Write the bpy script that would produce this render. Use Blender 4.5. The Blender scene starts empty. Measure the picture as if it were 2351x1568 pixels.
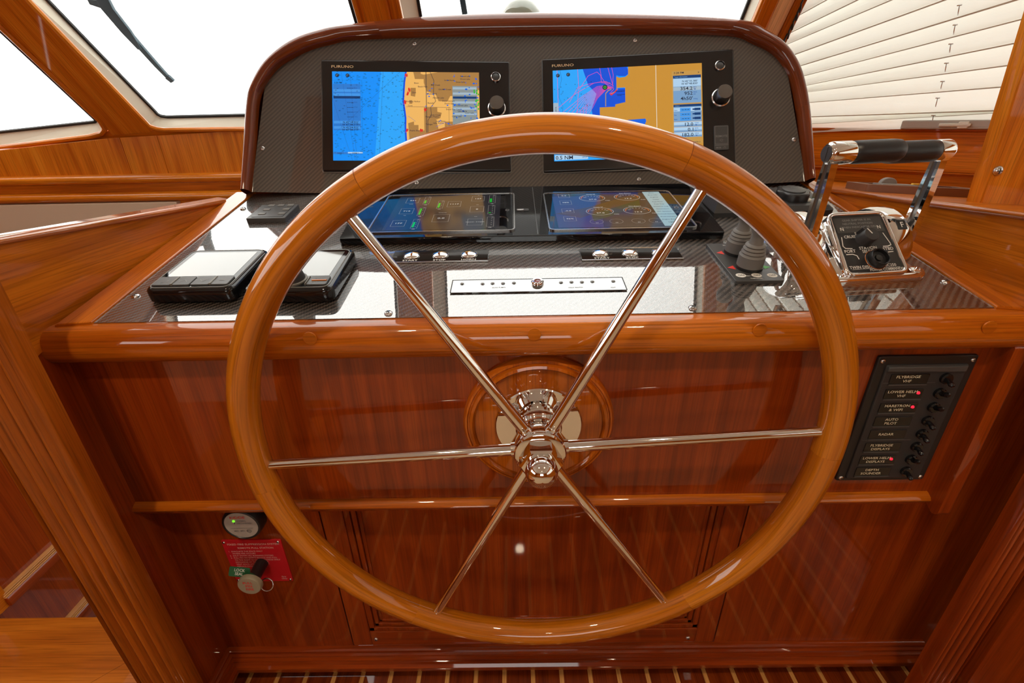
import bpy, math, random
from mathutils import Matrix, Vector
from math import sin, cos, pi, radians as rad, floor, sqrt
random.seed(7)
S = bpy.context.scene
COL = S.collection
# ------------------------------------------------------------------ camera
CZ = 1.008                                  # eye height above the cabin sole
FPX, PW, PH = 1082.0, 2351, 1568
yaw, pit, rol = rad(-0.57), rad(25.45), rad(1.19)
FW = Vector((sin(yaw)*cos(pit), cos(yaw)*cos(pit), -sin(pit)))
RT0 = Vector((cos(yaw), -sin(yaw), 0)); DN0 = FW.cross(RT0)
RT = cos(rol)*RT0 + sin(rol)*DN0; DN = -sin(rol)*RT0 + cos(rol)*DN0
EYE = Vector((0, 0, CZ))
cam = bpy.data.cameras.new('camera'); cam.sensor_width = 36; cam.lens = FPX/PW*36; cam.clip_start = .02
co = bpy.data.objects.new('camera', cam); COL.objects.link(co)
m = Matrix((RT, -DN, -FW)).transposed().to_4x4(); m.translation = EYE
co.matrix_world = m; S.camera = co
# ------------------------------------------------------------------ world, exposure
w = bpy.data.worlds.new('sky'); S.world = w; w.use_nodes = True
nt = w.node_tree; bg = nt.nodes['Background']
tc = nt.nodes.new('ShaderNodeTexCoord'); sx = nt.nodes.new('ShaderNodeSeparateXYZ')
rp = nt.nodes.new('ShaderNodeValToRGB')
rp.color_ramp.elements[0].position = .42; rp.color_ramp.elements[0].color = (.58, .57, .53, 1)
rp.color_ramp.elements[1].position = .56; rp.color_ramp.elements[1].color = (1, .98, .93, 1)
mp = nt.nodes.new('ShaderNodeMapRange'); mp.inputs[1].default_value = -1
nt.links.new(tc.outputs['Generated'], sx.inputs[0]); nt.links.new(sx.outputs[2], mp.inputs[0])
nt.links.new(mp.outputs[0], rp.inputs[0]); nt.links.new(rp.outputs[0], bg.inputs[0])
bg.inputs[1].default_value = 5.0
S.view_settings.view_transform = 'Standard'; S.view_settings.look = 'None'
S.view_settings.exposure = 0.0; S.view_settings.gamma = 1.0; S.view_settings.use_curve_mapping = False
S.cycles.use_denoising = True
S.cycles.max_bounces = 10; S.cycles.diffuse_bounces = 5; S.cycles.glossy_bounces = 5
S.cycles.transparent_max_bounces = 12
S.cycles.caustics_reflective = False; S.cycles.caustics_refractive = False
S.cycles.sample_clamp_indirect = 8
LAMPS = [(-.42, -.14, 20), (.46, -.14, 15), (0.0, -1.3, 8)]       # ceiling downlights: x, y, watts
LAMP_COLOR = (1, .82, .58)

def ray(u, v): return FW + RT*((u-PW/2)/FPX) + DN*((v-PH/2)/FPX)
def hit(u, v, p, n):
    p, n = Vector(p), Vector(n); d = ray(u, v)
    return EYE + d*((p-EYE).dot(n)/d.dot(n))
# ------------------------------------------------------------------ materials
MATS = {}
def newmat(name):
    M = bpy.data.materials.new(name); M.use_nodes = True; MATS[name] = M
    return M, M.node_tree, M.node_tree.nodes['Principled BSDF']
def setp(b, **k):
    for a, v in k.items(): b.inputs[a.replace('_', ' ')].default_value = v
def plain(name, col, rough=.4, metal=0, coat=0, coat_r=.05, spec=.5, emit=None, es=1, sheen=0, trans=0, ior=None):
    M, t, b = newmat(name)
    setp(b, Base_Color=(*col, 1), Roughness=rough, Metallic=metal, Coat_Weight=coat, Coat_Roughness=coat_r)
    b.inputs['Specular IOR Level'].default_value = spec
    if emit: b.inputs['Emission Color'].default_value = (*emit, 1); b.inputs['Emission Strength'].default_value = es
    if ior: b.inputs['IOR'].default_value = ior
    return M
def nd(t, kind, **k):
    n = t.nodes.new(kind)
    for a, v in k.items(): setattr(n, a, v)
    return n
def mth(t, op, a, b=None):
    n = nd(t, 'ShaderNodeMath', operation=op)
    for i, x in enumerate((a, b)):
        if x is None: continue
        if hasattr(x, 'is_linked'): t.links.new(x, n.inputs[i])
        else: n.inputs[i].default_value = x
    return n.outputs[0]
def wood(name, dark, mid, light, rough=.32, coat=1.0, coat_r=.03, stripe=34, coat_ior=1.5, pores=.6):
    M, t, b = newmat(name); L = t.links.new
    uv = nd(t, 'ShaderNodeUVMap'); oi = nd(t, 'ShaderNodeObjectInfo')
    off = nd(t, 'ShaderNodeVectorMath', operation='SCALE'); off.inputs['Scale'].default_value = 13.0
    cx = nd(t, 'ShaderNodeCombineXYZ'); L(oi.outputs['Random'], cx.inputs[0]); L(oi.outputs['Random'], cx.inputs[1]); L(cx.outputs[0], off.inputs[0])
    ad = nd(t, 'ShaderNodeVectorMath', operation='ADD'); L(uv.outputs[0], ad.inputs[0]); L(off.outputs[0], ad.inputs[1])
    def noise(su, sv, det, dist=0, rgh=.55):
        mp = nd(t, 'ShaderNodeMapping'); mp.inputs['Scale'].default_value = (su, sv, 1); L(ad.outputs[0], mp.inputs[0])
        n = nd(t, 'ShaderNodeTexNoise'); n.inputs['Scale'].default_value = 1; n.inputs['Detail'].default_value = det
        n.inputs['Roughness'].default_value = rgh; n.inputs['Distortion'].default_value = dist; L(mp.outputs[0], n.inputs[0]); return n.outputs[0]
    a = noise(1.6, stripe, 4, .25); c = noise(9, 420, 3); g = noise(2.2, 5, 2)
    s = mth(t, 'ADD', mth(t, 'MULTIPLY', a, .75), mth(t, 'MULTIPLY', g, .25))
    r = nd(t, 'ShaderNodeValToRGB'); e = r.color_ramp.elements
    e[0].position = .33; e[0].color = (*dark, 1); e[1].position = .72; e[1].color = (*light, 1)
    k = e.new(.5); k.color = (*mid, 1); L(s, r.inputs[0])
    pr = nd(t, 'ShaderNodeMapRange'); pr.inputs[1].default_value = .28; pr.inputs[2].default_value = .55; pr.inputs[3].default_value = pores; pr.inputs[4].default_value = 1; L(c, pr.inputs[0])
    mx = nd(t, 'ShaderNodeMix', data_type='RGBA', blend_type='MULTIPLY'); mx.inputs[0].default_value = 1
    L(r.outputs[0], mx.inputs[6]); L(pr.outputs[0], mx.inputs[7]); L(mx.outputs[2], b.inputs['Base Color'])
    setp(b, Roughness=rough, Coat_Weight=coat, Coat_Roughness=coat_r, Coat_IOR=coat_ior)
    b.inputs['Specular IOR Level'].default_value = .08
    return M
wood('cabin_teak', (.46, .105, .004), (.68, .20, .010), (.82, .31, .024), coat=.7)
wood('coaming_teak', (.30, .065, .003), (.52, .135, .007), (.68, .205, .014), coat=.2)
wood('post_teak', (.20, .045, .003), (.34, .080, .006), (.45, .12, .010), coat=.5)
wood('step_teak', (.28, .062, .003), (.42, .11, .006), (.52, .155, .012), coat=.1, rough=.5)
wood('console_mahogany', (.16, .019, .0018), (.26, .036, .003), (.35, .060, .005), stripe=46, pores=.72)
wood('rail_mahogany', (.30, .055, .003), (.48, .115, .005), (.62, .18, .012))
wood('wheel_wood', (.33, .078, .003), (.49, .142, .006), (.61, .205, .014), stripe=26)
wood('pod_wood', (.10, .016, .003), (.19, .033, .004), (.29, .058, .008), stripe=40)
wood('rosette_wood', (.32, .055, .003), (.48, .105, .005), (.60, .155, .012))
wood('floor_teak', (.10, .012, .002), (.18, .026, .003), (.26, .046, .005), stripe=60)
wood('holly', (.55, .24, .06), (.62, .28, .075), (.68, .33, .10))
wood('sunlit_wood', (.84, .52, .26), (.90, .60, .32), (.94, .66, .38), coat=.3, coat_r=.2)  # sunlight on the corner post put into a paler wood colour
plain('chrome', (.86, .85, .84), .04, 1)
plain('steel', (.62, .61, .6), .22, 1)
plain('dark_steel', (.22, .215, .21), .3, 1)
plain('black_gloss', (.006, .006, .007), .06, spec=.5)
plain('glass_black', (.004, .004, .005), .03, spec=.55)
plain('bezel_black', (.010, .008, .008), .18)
plain('black_plastic', (.012, .012, .013), .35)
plain('grip_black', (.010, .010, .012), .38)
plain('black_satin', (.022, .021, .022), .45)
plain('grey_plastic', (.055, .055, .055), .42)
plain('grey_rubber', (.16, .155, .15), .55)
plain('plate_grey', (.045, .044, .043), .38)
plain('switch_plate', (.022, .021, .022), .5)
plain('key_grey', (.16, .155, .14), .45)
plain('white_print', (.72, .70, .66), .6)
plain('cream_print', (.62, .55, .40), .6)
plain('grey_print', (.22, .22, .22), .6)
plain('dark_print', (.02, .02, .02), .6)
plain('red_print', (.7, .03, .02), .5)
plain('green_print', (.10, .42, .10), .5)
plain('red_placard', (.55, .012, .02), .35)
plain('placard_print', (.75, .42, .38), .6)
plain('grey_face', (.42, .39, .35), .5)
plain('tag_green', (.01, .10, .035), .5)
plain('handle_grey', (.30, .26, .18), .5)
plain('white_key', (.72, .70, .62), .4)
plain('cream_trim', (.80, .76, .62), .5)
plain('cream_panel', (.62, .50, .36), .6)
plain('ceiling_cream', (.80, .76, .66), .7)
plain('sunlit_floor_cream', (.50, .36, .22), .9)  # sunlight on the unseen aft planks put into a cream colour
plain('gasket_black', (.012, .014, .016), .6)
plain('wiper_grey', (.05, .095, .12), .5)
plain('brown_plastic', (.20, .095, .055), .4)
plain('lever_grey', (.22, .20, .18), .45)
plain('yellow_mark', (.8, .45, .02), .5)
plain('lcd', (.15, .16, .155), .06, coat=1, coat_r=.02)
plain('red_lens', (.30, .01, .008), .12, coat=1)
plain('red_led', (.6, .01, .02), .3, emit=(1, .01, .03), es=2.0)
plain('green_led', (.1, .6, .05), .3, emit=(.16, 1, .02), es=1.6)
plain('warm_lamp', (1, .9, .7), .5, emit=(1, .85, .6), es=6)
plain('dark_void', (.01, .004, .003), .8)
plain('compass_dome', (.28, .32, .26), .05, coat=1)
plain('amp_plate', (.015, .014, .013), .05, coat=1, coat_r=.02)
def screen(name, col, es=1.0):
    plain(name, (.004, .004, .004), .12, emit=col, es=es)
screen('sc_water', (.0, .27, .93)); screen('sc_water2', (.02, .37, .95)); screen('sc_deep', (.0, .08, .68))
screen('sc_land', (.86, .46, .12)); screen('sc_town', (.40, .20, .055)); screen('sc_land2', (.58, .27, .035))
screen('sc_ink', (.012, .02, .05), .8); screen('sc_line', (.02, .09, .35)); screen('sc_white', (.85, .85, .8))
screen('sc_red', (.7, .03, .02)); screen('sc_pink', (.75, .08, .30)); screen('sc_green', (.03, .45, .03)); screen('sc_blue', (.0, .12, .75))
screen('sc_box', (.02, .19, .62)); screen('sc_box2', (.05, .30, .78)); screen('sc_bar', (.0, .04, .16)); screen('sc_grey', (.25, .29, .29)); screen('sc_lgrey', (.36, .47, .56)); screen('sc_pale', (.42, .62, .82))
screen('sc_steel', (.18, .34, .56)); screen('sc_tan', (.55, .30, .07)); screen('sc_yel', (.55, .6, .08))
screen('tab_dark', (.012, .011, .016)); screen('tab_refl_blue', (.004, .006, .03)); screen('tab_line', (.24, .22, .20)); screen('tab_text', (.5, .48, .45)); screen('tab_green', (.0, .42, .02))
screen('tab_refl_violet', (.03, .025, .075)); screen('tab_refl_brown', (.05, .024, .006)); screen('tab_refl_moss', (.015, .03, .006)); screen('tab_menu', (.27, .40, .42)); screen('tab_orange', (.45, .12, .02))
def logo(): plain('logo_gold', (.7, .5, .28), .4)
logo()
def carbon(name, lo, hi, tow, rough, coat_ior, bump):
    M, t, b = newmat(name); L = t.links.new
    uv = nd(t, 'ShaderNodeUVMap'); sp = nd(t, 'ShaderNodeSeparateXYZ'); L(uv.outputs[0], sp.inputs[0])
    i = mth(t, 'FLOOR', mth(t, 'DIVIDE', sp.outputs[0], tow)); j = mth(t, 'FLOOR', mth(t, 'DIVIDE', sp.outputs[1], tow))
    f = mth(t, 'LESS_THAN', mth(t, 'FLOORED_MODULO', mth(t, 'SUBTRACT', i, j), 4.0), 1.9)
    n = nd(t, 'ShaderNodeTexNoise'); n.inputs['Scale'].default_value = 900; L(uv.outputs[0], n.inputs[0])
    f = mth(t, 'MULTIPLY', f, mth(t, 'ADD', n.outputs[0], .35))
    mx = nd(t, 'ShaderNodeMix', data_type='RGBA'); L(f, mx.inputs[0]); mx.inputs[6].default_value = (*lo, 1); mx.inputs[7].default_value = (*hi, 1)
    L(mx.outputs[2], b.inputs['Base Color'])
    setp(b, Roughness=.45, Coat_Weight=1.0, Coat_Roughness=rough, Coat_IOR=coat_ior); b.inputs['Specular IOR Level'].default_value = .4
    if bump:
        q = nd(t, 'ShaderNodeTexNoise'); q.inputs['Scale'].default_value = 160; L(uv.outputs[0], q.inputs[0])
        bp = nd(t, 'ShaderNodeBump'); bp.inputs['Strength'].default_value = bump; bp.inputs['Distance'].default_value = .0004; L(q.outputs[0], bp.inputs['Height'])
        L(bp.outputs[0], b.inputs['Coat Normal'])
    return M
carbon('carbon_face', (.030, .025, .020), (.082, .067, .053), .0021, .02, 1.7, 0)
carbon('carbon_dash', (.013, .010, .008), (.105, .082, .068), .0026, .004, 3.2, .02)
def glasspane():
    M = bpy.data.materials.new('window_glass'); M.use_nodes = True; t = M.node_tree; t.nodes.clear(); L = t.links.new
    o = nd(t, 'ShaderNodeOutputMaterial'); mx = nd(t, 'ShaderNodeMixShader'); tr = nd(t, 'ShaderNodeBsdfTransparent'); gl = nd(t, 'ShaderNodeBsdfGlossy')
    tr.inputs[0].default_value = (.95, .97, .97, 1); gl.inputs['Roughness'].default_value = .0
    fr = nd(t, 'ShaderNodeFresnel'); L(fr.outputs[0], mx.inputs[0]); L(tr.outputs[0], mx.inputs[1]); L(gl.outputs[0], mx.inputs[2]); L(mx.outputs[0], o.inputs[0]); MATS['window_glass'] = M
glasspane()
def cloth(name, tcol, tl, tr_, scale_u=0):
    M = bpy.data.materials.new(name); M.use_nodes = True; t = M.node_tree; t.nodes.clear(); L = t.links.new
    o = nd(t, 'ShaderNodeOutputMaterial'); a = nd(t, 'ShaderNodeBsdfTransparent'); b = nd(t, 'ShaderNodeBsdfTranslucent'); c = nd(t, 'ShaderNodeBsdfDiffuse')
    b.inputs[0].default_value = (*tcol, 1); c.inputs[0].default_value = (*tcol, 1)
    m1 = nd(t, 'ShaderNodeMixShader'); m2 = nd(t, 'ShaderNodeMixShader'); m1.inputs[0].default_value = tl; m2.inputs[0].default_value = tr_
    L(c.outputs[0], m1.inputs[1]); L(b.outputs[0], m1.inputs[2]); L(m1.outputs[0], m2.inputs[1]); L(a.outputs[0], m2.inputs[2]); L(m2.outputs[0], o.inputs[0])
    if scale_u:
        uv = nd(t, 'ShaderNodeUVMap'); mp = nd(t, 'ShaderNodeMapping'); mp.inputs['Scale'].default_value = (scale_u, scale_u, 1); L(uv.outputs[0], mp.inputs[0])
        ck = nd(t, 'ShaderNodeTexChecker'); ck.inputs['Scale'].default_value = 1; L(mp.outputs[0], ck.inputs[0])
        r = nd(t, 'ShaderNodeMapRange'); r.inputs[3].default_value = tr_*.8; r.inputs[4].default_value = tr_*1.2; L(ck.outputs['Fac'], r.inputs[0]); L(r.outputs[0], m2.inputs[0])
    MATS[name] = M
cloth('cover_mesh', (.93, .93, .93), .6, .30, 260)
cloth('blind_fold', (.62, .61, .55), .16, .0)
cloth('blind_fabric', (.87, .87, .81), .265, .012, 300)
# ------------------------------------------------------------------ mesh builder
class MB:
    def __init__(s, grain='x'): s.v = []; s.f = []; s.uv = []; s.g = grain; s.M = Matrix(); s.flat = set()
    def add(s, vs, fs, uvs=None):
        o = len(s.v); s.v += [s.M @ Vector(p) for p in vs]
        for k, f in enumerate(fs): s.f.append([o+i for i in f]); s.uv.append(uvs[k] if uvs else None)
        return s
    def poly(s, pts, uv=None): return s.add(pts, [list(range(len(pts)))], [uv] if uv else None)
    def box(s, x0, x1, y0, y1, z0, z1, b=0):
        if b: return s.prism([(x0, y0), (x1, y0), (x1, y1), (x0, y1)], z0, z1, b, rc=b)
        v = [(x, y, z) for z in (z0, z1) for y in (y0, y1) for x in (x0, x1)]
        return s.add(v, [(0, 2, 3, 1), (4, 5, 7, 6), (0, 1, 5, 4), (2, 6, 7, 3), (0, 4, 6, 2), (1, 3, 7, 5)])
    def prism(s, pl, z0, z1, b=0, rc=0, seg=3, both=False):
        """polygon (counter-clockwise) raised from z0 to z1, corners rounded by rc, top edge rolled by b"""
        if rc: pl = rounded(pl, rc, seg)
        n = len(pl); rings = []
        if both and b: rings += [(inset(pl, b*(1-cos(a))) if a < pi/2 else pl, z0+b-b*sin(pi/2-0)*cos(0)) for a in ()]
        if both and b: rings.append((inset(pl, b), z0)); rings.append((pl, z0+b))
        else: rings.append((pl, z0))
        if b:
            for k in range(4):
                a = pi/2*k/3; rings.append((inset(pl, b*(1-cos(a))), z1-b+b*sin(a)))
        else: rings.append((pl, z1))
        vs = [(x, y, z) for r, z in rings for x, y in r]; fs = [list(range(n))[::-1]]
        for k in range(len(rings)-1):
            for i in range(n):
                j = (i+1) % n; fs.append((k*n+i, k*n+j, (k+1)*n+j, (k+1)*n+i))
        fs.append([(len(rings)-1)*n+i for i in range(n)])
        s.flat |= {len(s.f), len(s.f)+len(fs)-1}
        return s.add(vs, fs)
    def rrect(s, x0, x1, y0, y1, z0, z1, r=.004, b=.001, seg=4, both=False):
        return s.prism([(x0, y0), (x1, y0), (x1, y1), (x0, y1)], z0, z1, b, rc=r, seg=seg, both=both)
    def ring(s, outer, inner, z0, z1):
        n = len(outer); vs = [(x, y, z) for z in (z0, z1) for L in (outer, inner) for x, y in L]; fs = []
        for i in range(n):
            j = (i+1) % n
            fs += [(2*n+i, 2*n+j, 3*n+j, 3*n+i), (i, n+i, n+j, j), (i, j, 2*n+j, 2*n+i), (n+i, 3*n+i, 3*n+j, n+j)]
        return s.add(vs, fs)
    def lathe(s, prof, seg=32, cx=0, cy=0, cap=True):
        n = len(prof); vs = []; fs = []; uvs = []
        L = [0]
        for a, b in zip(prof, prof[1:]): L.append(L[-1]+math.hypot(b[0]-a[0], b[1]-a[1]))
        for k in range(seg):
            a = 2*pi*k/seg
            for r, z in prof: vs.append((cx+r*cos(a), cy+r*sin(a), z))
        for k in range(seg):
            q = (k+1) % seg
            for i in range(n-1):
                if prof[i][0] == 0 and prof[i+1][0] == 0: continue
                f = [k*n+i, q*n+i, q*n+i+1, k*n+i+1]
                if prof[i][0] == 0: f = [f[0], f[2], f[3]]
                elif prof[i+1][0] == 0: f = [f[0], f[1], f[2]]
                fs.append(f)
        if cap:
            if prof[0][0] > 0: fs.append([k*n for k in range(seg)][::-1])
            if prof[-1][0] > 0: fs.append([k*n+n-1 for k in range(seg)])
        return s.add(vs, fs)
    def tube(s, path, rad_, seg=12, closed=False, caps=True, ell=1.0):
        P = [Vector(p) for p in path]; n = len(P); R = rad_ if isinstance(rad_, (list, tuple)) else [rad_]*n
        T = []
        for i in range(n):
            a = P[(i-1) % n] if closed or i else P[i]; b = P[(i+1) % n] if closed or i < n-1 else P[i]
            T.append((b-a).normalized())
        up = Vector((0, 0, 1)) if abs(T[0].z) < .9 else Vector((0, 1, 0))
        N = (up - T[0]*up.dot(T[0])).normalized(); vs = []; fs = []; uvs = []; L = 0; Ls = []
        for i in range(n):
            if i: L += (P[i]-P[i-1]).length; N = (N - T[i]*N.dot(T[i])).normalized()
            B = T[i].cross(N); Ls.append(L)
            for k in range(seg):
                a = 2*pi*k/seg; vs.append(P[i]+R[i]*(N*cos(a)*ell+B*sin(a)))
        m = n if closed else n-1
        for i in range(m):
            i2 = (i+1) % n; l2 = Ls[i2] if i2 else L+(P[0]-P[-1]).length
            for k in range(seg):
                k2 = (k+1) % seg; fs.append((i*seg+k, i2*seg+k, i2*seg+k2, i*seg+k2))
                w0, w1 = 2*pi*R[0]*k/seg, 2*pi*R[0]*(k+1)/seg
                uvs.append([(Ls[i], w0), (l2, w0), (l2, w1), (Ls[i], w1)])
        if caps and not closed:
            fs += [list(range(seg))[::-1], [(n-1)*seg+k for k in range(seg)]]; uvs += [None, None]
        return s.add(vs, fs, uvs)
    def sweepx(s, prof, x0, x1):
        """closed profile [(y,z)] run along x; grain along x"""
        n = len(prof); vs = [(x, y, z) for x in (x0, x1) for y, z in prof]; fs = []; uvs = []; L = 0
        for i in range(n):
            j = (i+1) % n; d = math.hypot(prof[j][0]-prof[i][0], prof[j][1]-prof[i][1])
            fs.append((i, j, n+j, n+i)); uvs.append([(x0, L), (x0, L+d), (x1, L+d), (x1, L)]); L += d
        fs += [list(range(n))[::-1], [n+i for i in range(n)]]; uvs += [None, None]
        return s.add(vs, fs, uvs)
    def text(s, txt, x, y, h, z=0, align='C', sx=1.0, rot=0, shear=0):
        V, F, wd = glyphs(txt); k = h/.70; ox = {'C': -wd/2, 'L': 0, 'R': -wd}[align]
        c, q = cos(rot), sin(rot); o = []
        for a, b in V:
            a = (a+ox)*k*sx + b*k*shear; b = b*k; o.append((x+a*c-b*q, y+a*q+b*c, z))
        return s.add(o, F)
    def line(s, pts, wd, z=0, closed=False):
        n = len(pts)
        for i in range(n if closed else n-1):
            a, b = pts[i], pts[(i+1) % n]; dx, dy = b[0]-a[0], b[1]-a[1]; l = math.hypot(dx, dy) or 1; nx, ny = -dy/l*wd/2, dx/l*wd/2
            ex, ey = dx/l*wd*.3, dy/l*wd*.3
            s.poly([(a[0]-ex+nx, a[1]-ey+ny, z), (a[0]-ex-nx, a[1]-ey-ny, z), (b[0]+ex-nx, b[1]+ey-ny, z), (b[0]+ex+nx, b[1]+ey+ny, z)])
        return s
    def rect(s, x0, x1, y0, y1, z=0): return s.poly([(x0, y0, z), (x1, y0, z), (x1, y1, z), (x0, y1, z)])
    def frame(s, x0, x1, y0, y1, wd, z=0): return s.line([(x0, y0), (x1, y0), (x1, y1), (x0, y1)], wd, z, True)
    def ell(s, x, y, a, b, z=0, n=24): return s.poly([(x+a*cos(2*pi*k/n), y+b*sin(2*pi*k/n), z) for k in range(n)])
    def arc(s, x, y, a, b, a0, a1, wd, z=0, n=16): return s.line([(x+a*cos(a0+(a1-a0)*k/n), y+b*sin(a0+(a1-a0)*k/n)) for k in range(n+1)], wd, z)
    def build(s, name, mat, parent=None, M=None, smooth=True, angle=38, label=None, kind=None):
        me = bpy.data.meshes.new(name); me.from_pydata([tuple(v) for v in s.v], [], s.f)
        ul = me.uv_layers.new(name='UVMap').data; g = 'xyz'.index(s.g); li = 0
        for k, f in enumerate(s.f):
            u = s.uv[k]
            if u is None:
                n = Vector((0, 0, 0)); p = [s.v[i] for i in f]
                for i in range(len(p)):
                    a, b = p[i], p[(i+1) % len(p)]; n += a.cross(b)
                ax = max(range(3), key=lambda i: abs(n[i])); o = [i for i in range(3) if i != ax]
                if g in o: o = [g]+[i for i in o if i != g]
                u = [(q[o[0]], q[o[1]]) for q in p]
            for c in u: ul[li].uv = c; li += 1
        if smooth:
            me.set_sharp_from_angle(angle=rad(angle)); me.polygons.foreach_set('use_smooth', [k not in s.flat and len(f) < 5 for k, f in enumerate(s.f)])
        me.materials.append(MATS[mat]); me.update()
        o = bpy.data.objects.new(name, me); COL.objects.link(o)
        if parent: o.parent = parent
        if M is not None: o.matrix_basis = M
        if label: o['label'] = label
        if kind: o['kind'] = kind
        return o
_G = {}
def glyphs(t):
    if t not in _G:
        c = bpy.data.curves.new('t', 'FONT'); c.body = t; c.size = 1; c.resolution_u = 2; c.offset = .011
        o = bpy.data.objects.new('t', c); me = bpy.data.meshes.new_from_object(o)
        V = [(v.co.x, v.co.y) for v in me.vertices]; F = [list(p.vertices) for p in me.polygons]
        wd = max([v[0] for v in V] or [0]); _G[t] = (V, F, wd)
        bpy.data.objects.remove(o); bpy.data.curves.remove(c); bpy.data.meshes.remove(me)
    return _G[t]
def inset(pl, d):
    n = len(pl); o = []
    for i in range(n):
        a, b, c = pl[i-1], pl[i], pl[(i+1) % n]
        d1 = Vector((b[0]-a[0], b[1]-a[1])); d2 = Vector((c[0]-b[0], c[1]-b[1]))
        if d1.length < 1e-9 or d2.length < 1e-9: o.append(b); continue
        d1.normalize(); d2.normalize(); nn = Vector((-d1.y-d2.y, d1.x+d2.x)); l = nn.length
        if l < 1e-6: o.append(b); continue
        nn /= l; k = max(.5, nn.dot(Vector((-d1.y, d1.x)))); o.append((b[0]+nn.x*d/k, b[1]+nn.y*d/k))
    return o
def rounded(pl, r, seg=4):
    n = len(pl); o = []
    for i in range(n):
        a, b, c = Vector(pl[i-1]), Vector(pl[i]), Vector(pl[(i+1) % n])
        u, w = (a-b), (c-b); rr = min(r, u.length*.49, w.length*.49); p, q = b+u.normalized()*rr, b+w.normalized()*rr
        for k in range(seg+1):
            t = k/seg; x = p*(1-t)**2 + b*2*t*(1-t) + q*t*t; o.append((x.x, x.y))
    return o
def rr(x0, x1, y0, y1, r, seg=5): return rounded([(x0, y0), (x1, y0), (x1, y1), (x0, y1)], r, seg)
def spline(pts, k=6):
    o = []; P = [Vector(p) for p in pts]; n = len(P)
    for i in range(n-1):
        a = P[max(i-1, 0)]; b = P[i]; c = P[i+1]; d = P[min(i+2, n-1)]
        for q in range(k):
            t = q/k; o.append(.5*((2*b)+(c-a)*t+(2*a-5*b+4*c-d)*t*t+(3*b-a-3*c+d)*t**3))
    o.append(P[-1]); return o
def thing(name, label, cat, M=None, group=None, kind=None):
    o = bpy.data.objects.new(name, None); COL.objects.link(o); o.empty_display_size = .05
    if M is not None: o.matrix_basis = M
    o['label'] = label; o['category'] = cat
    if group: o['group'] = group
    if kind: o['kind'] = kind
    return o
def structure(name):
    o = bpy.data.objects.new(name, None); COL.objects.link(o); o['kind'] = 'structure'; return o
def tag(o, label, cat, group=None):
    o['label'] = label; o['category'] = cat
    if group: o['group'] = group
    return o
def frm(o, ex, ey):
    ex = Vector(ex).normalized(); ez = ex.cross(Vector(ey)).normalized(); ey = ez.cross(ex)
    m = Matrix((ex, ey, ez)).transposed().to_4x4(); m.translation = Vector(o); return m
def at(x=0, y=0, z=0, rx=0, ry=0, rz=0):
    return Matrix.Translation((x, y, z)) @ Matrix.Rotation(rz, 4, 'Z') @ Matrix.Rotation(ry, 4, 'Y') @ Matrix.Rotation(rx, 4, 'X')
def copyobj(o, parent, M):
    c = o.copy(); COL.objects.link(c); c.parent = parent; c.matrix_basis = M; return c
def screwmesh():
    if 'screw' not in _G:
        b = MB(); b.lathe([(0, 0), (.0042, 0), (.0042, .0008), (.0034, .0018), (.0018, .0024), (0, .0026)], 14)
        o = b.build('screw', 'steel'); _G['screw'] = o.data; bpy.data.objects.remove(o)
        b = MB(); b.box(-.0022, .0022, -.0004, .0004, .0022, .0027); b.box(-.0004, .0004, -.0022, .0022, .0022, .0027)
        o = b.build('slot', 'dark_print'); _G['slot'] = o.data; bpy.data.objects.remove(o)
def screw(parent, M, s=1, mat=None):
    screwmesh(); o = bpy.data.objects.new('screw', _G['screw']); COL.objects.link(o); o.parent = parent; o.matrix_basis = M @ Matrix.Scale(s, 4)
    p = bpy.data.objects.new('slot', _G['slot']); COL.objects.link(p); p.parent = o; return o
# ================================================================== ROOM SHELL
RAKE = rad(38)
WN = Vector((0, -cos(RAKE), -sin(RAKE))); WP = Vector((0, 1.6, CZ-.01)); WU = Vector((0, -sin(RAKE), cos(RAKE)))
WM = frm(WP, (1, 0, 0), WU)                 # windshield frame: x across, y up the rake, z into the cabin
def hW(u, v, o=0):
    p = WM.inverted() @ hit(u, v, WP-WN*o, WN); return (p.x, p.y)
TOP = 1.12
win_spec = []
# window openings in windshield coordinates
yb = hW(561, 291)[1]
lin = lambda a, b, x: (x, a[1]+(b[1]-a[1])*(x-a[0])/(b[0]-a[0]))
A_o = [lin(hW(204, 308), hW(0, 333), -2.25), hW(0, 333), hW(204, 308), hW(230, 301), hW(236, 292), hW(225, 275), hW(0, 63), (-1.30, TOP), (-2.25, TOP)]
A_i = [lin(hW(203, 284, .03), hW(0, 306, .03), -2.22), hW(0, 306, .03), hW(203, 284, .03), hW(220, 282, .03), hW(224, 279, .03), hW(221, 275, .03), hW(0, 68, .03), (-1.30, TOP-.03), (-2.22, TOP-.03)]
xB0 = hW(73, 0)[0]; xB1 = hW(808, 0)[0]
B_o = [(xB1, yb), hW(561, 291), hW(378, 293), hW(361, 291), hW(346, 286), hW(335, 275), (xB0, hW(73, 0)[1]), (xB0-.01, TOP), (xB1, TOP)][::-1]
B_i = [(xB1-.012, hW(561, 267, .03)[1]), hW(561, 267, .03), hW(385, 271, .03), hW(370, 269, .03), hW(360, 264, .03), hW(352, 255, .03), hW(105, 0, .03), (hW(105, 0, .03)[0]-.01, TOP-.03), (xB1-.012, TOP-.03)][::-1]
xC0 = hW(918, 0)[0]; xC1 = hW(1744, 0)[0]
C_o = [(xC0, yb+.01), (xC1, yb+.01), (xC1, TOP), (xC0, TOP)]
C_i = [(xC0+.035, yb+.045), (xC1-.008, yb+.045), (xC1-.008, TOP-.03), (xC0+.035, TOP-.03)]
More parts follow.
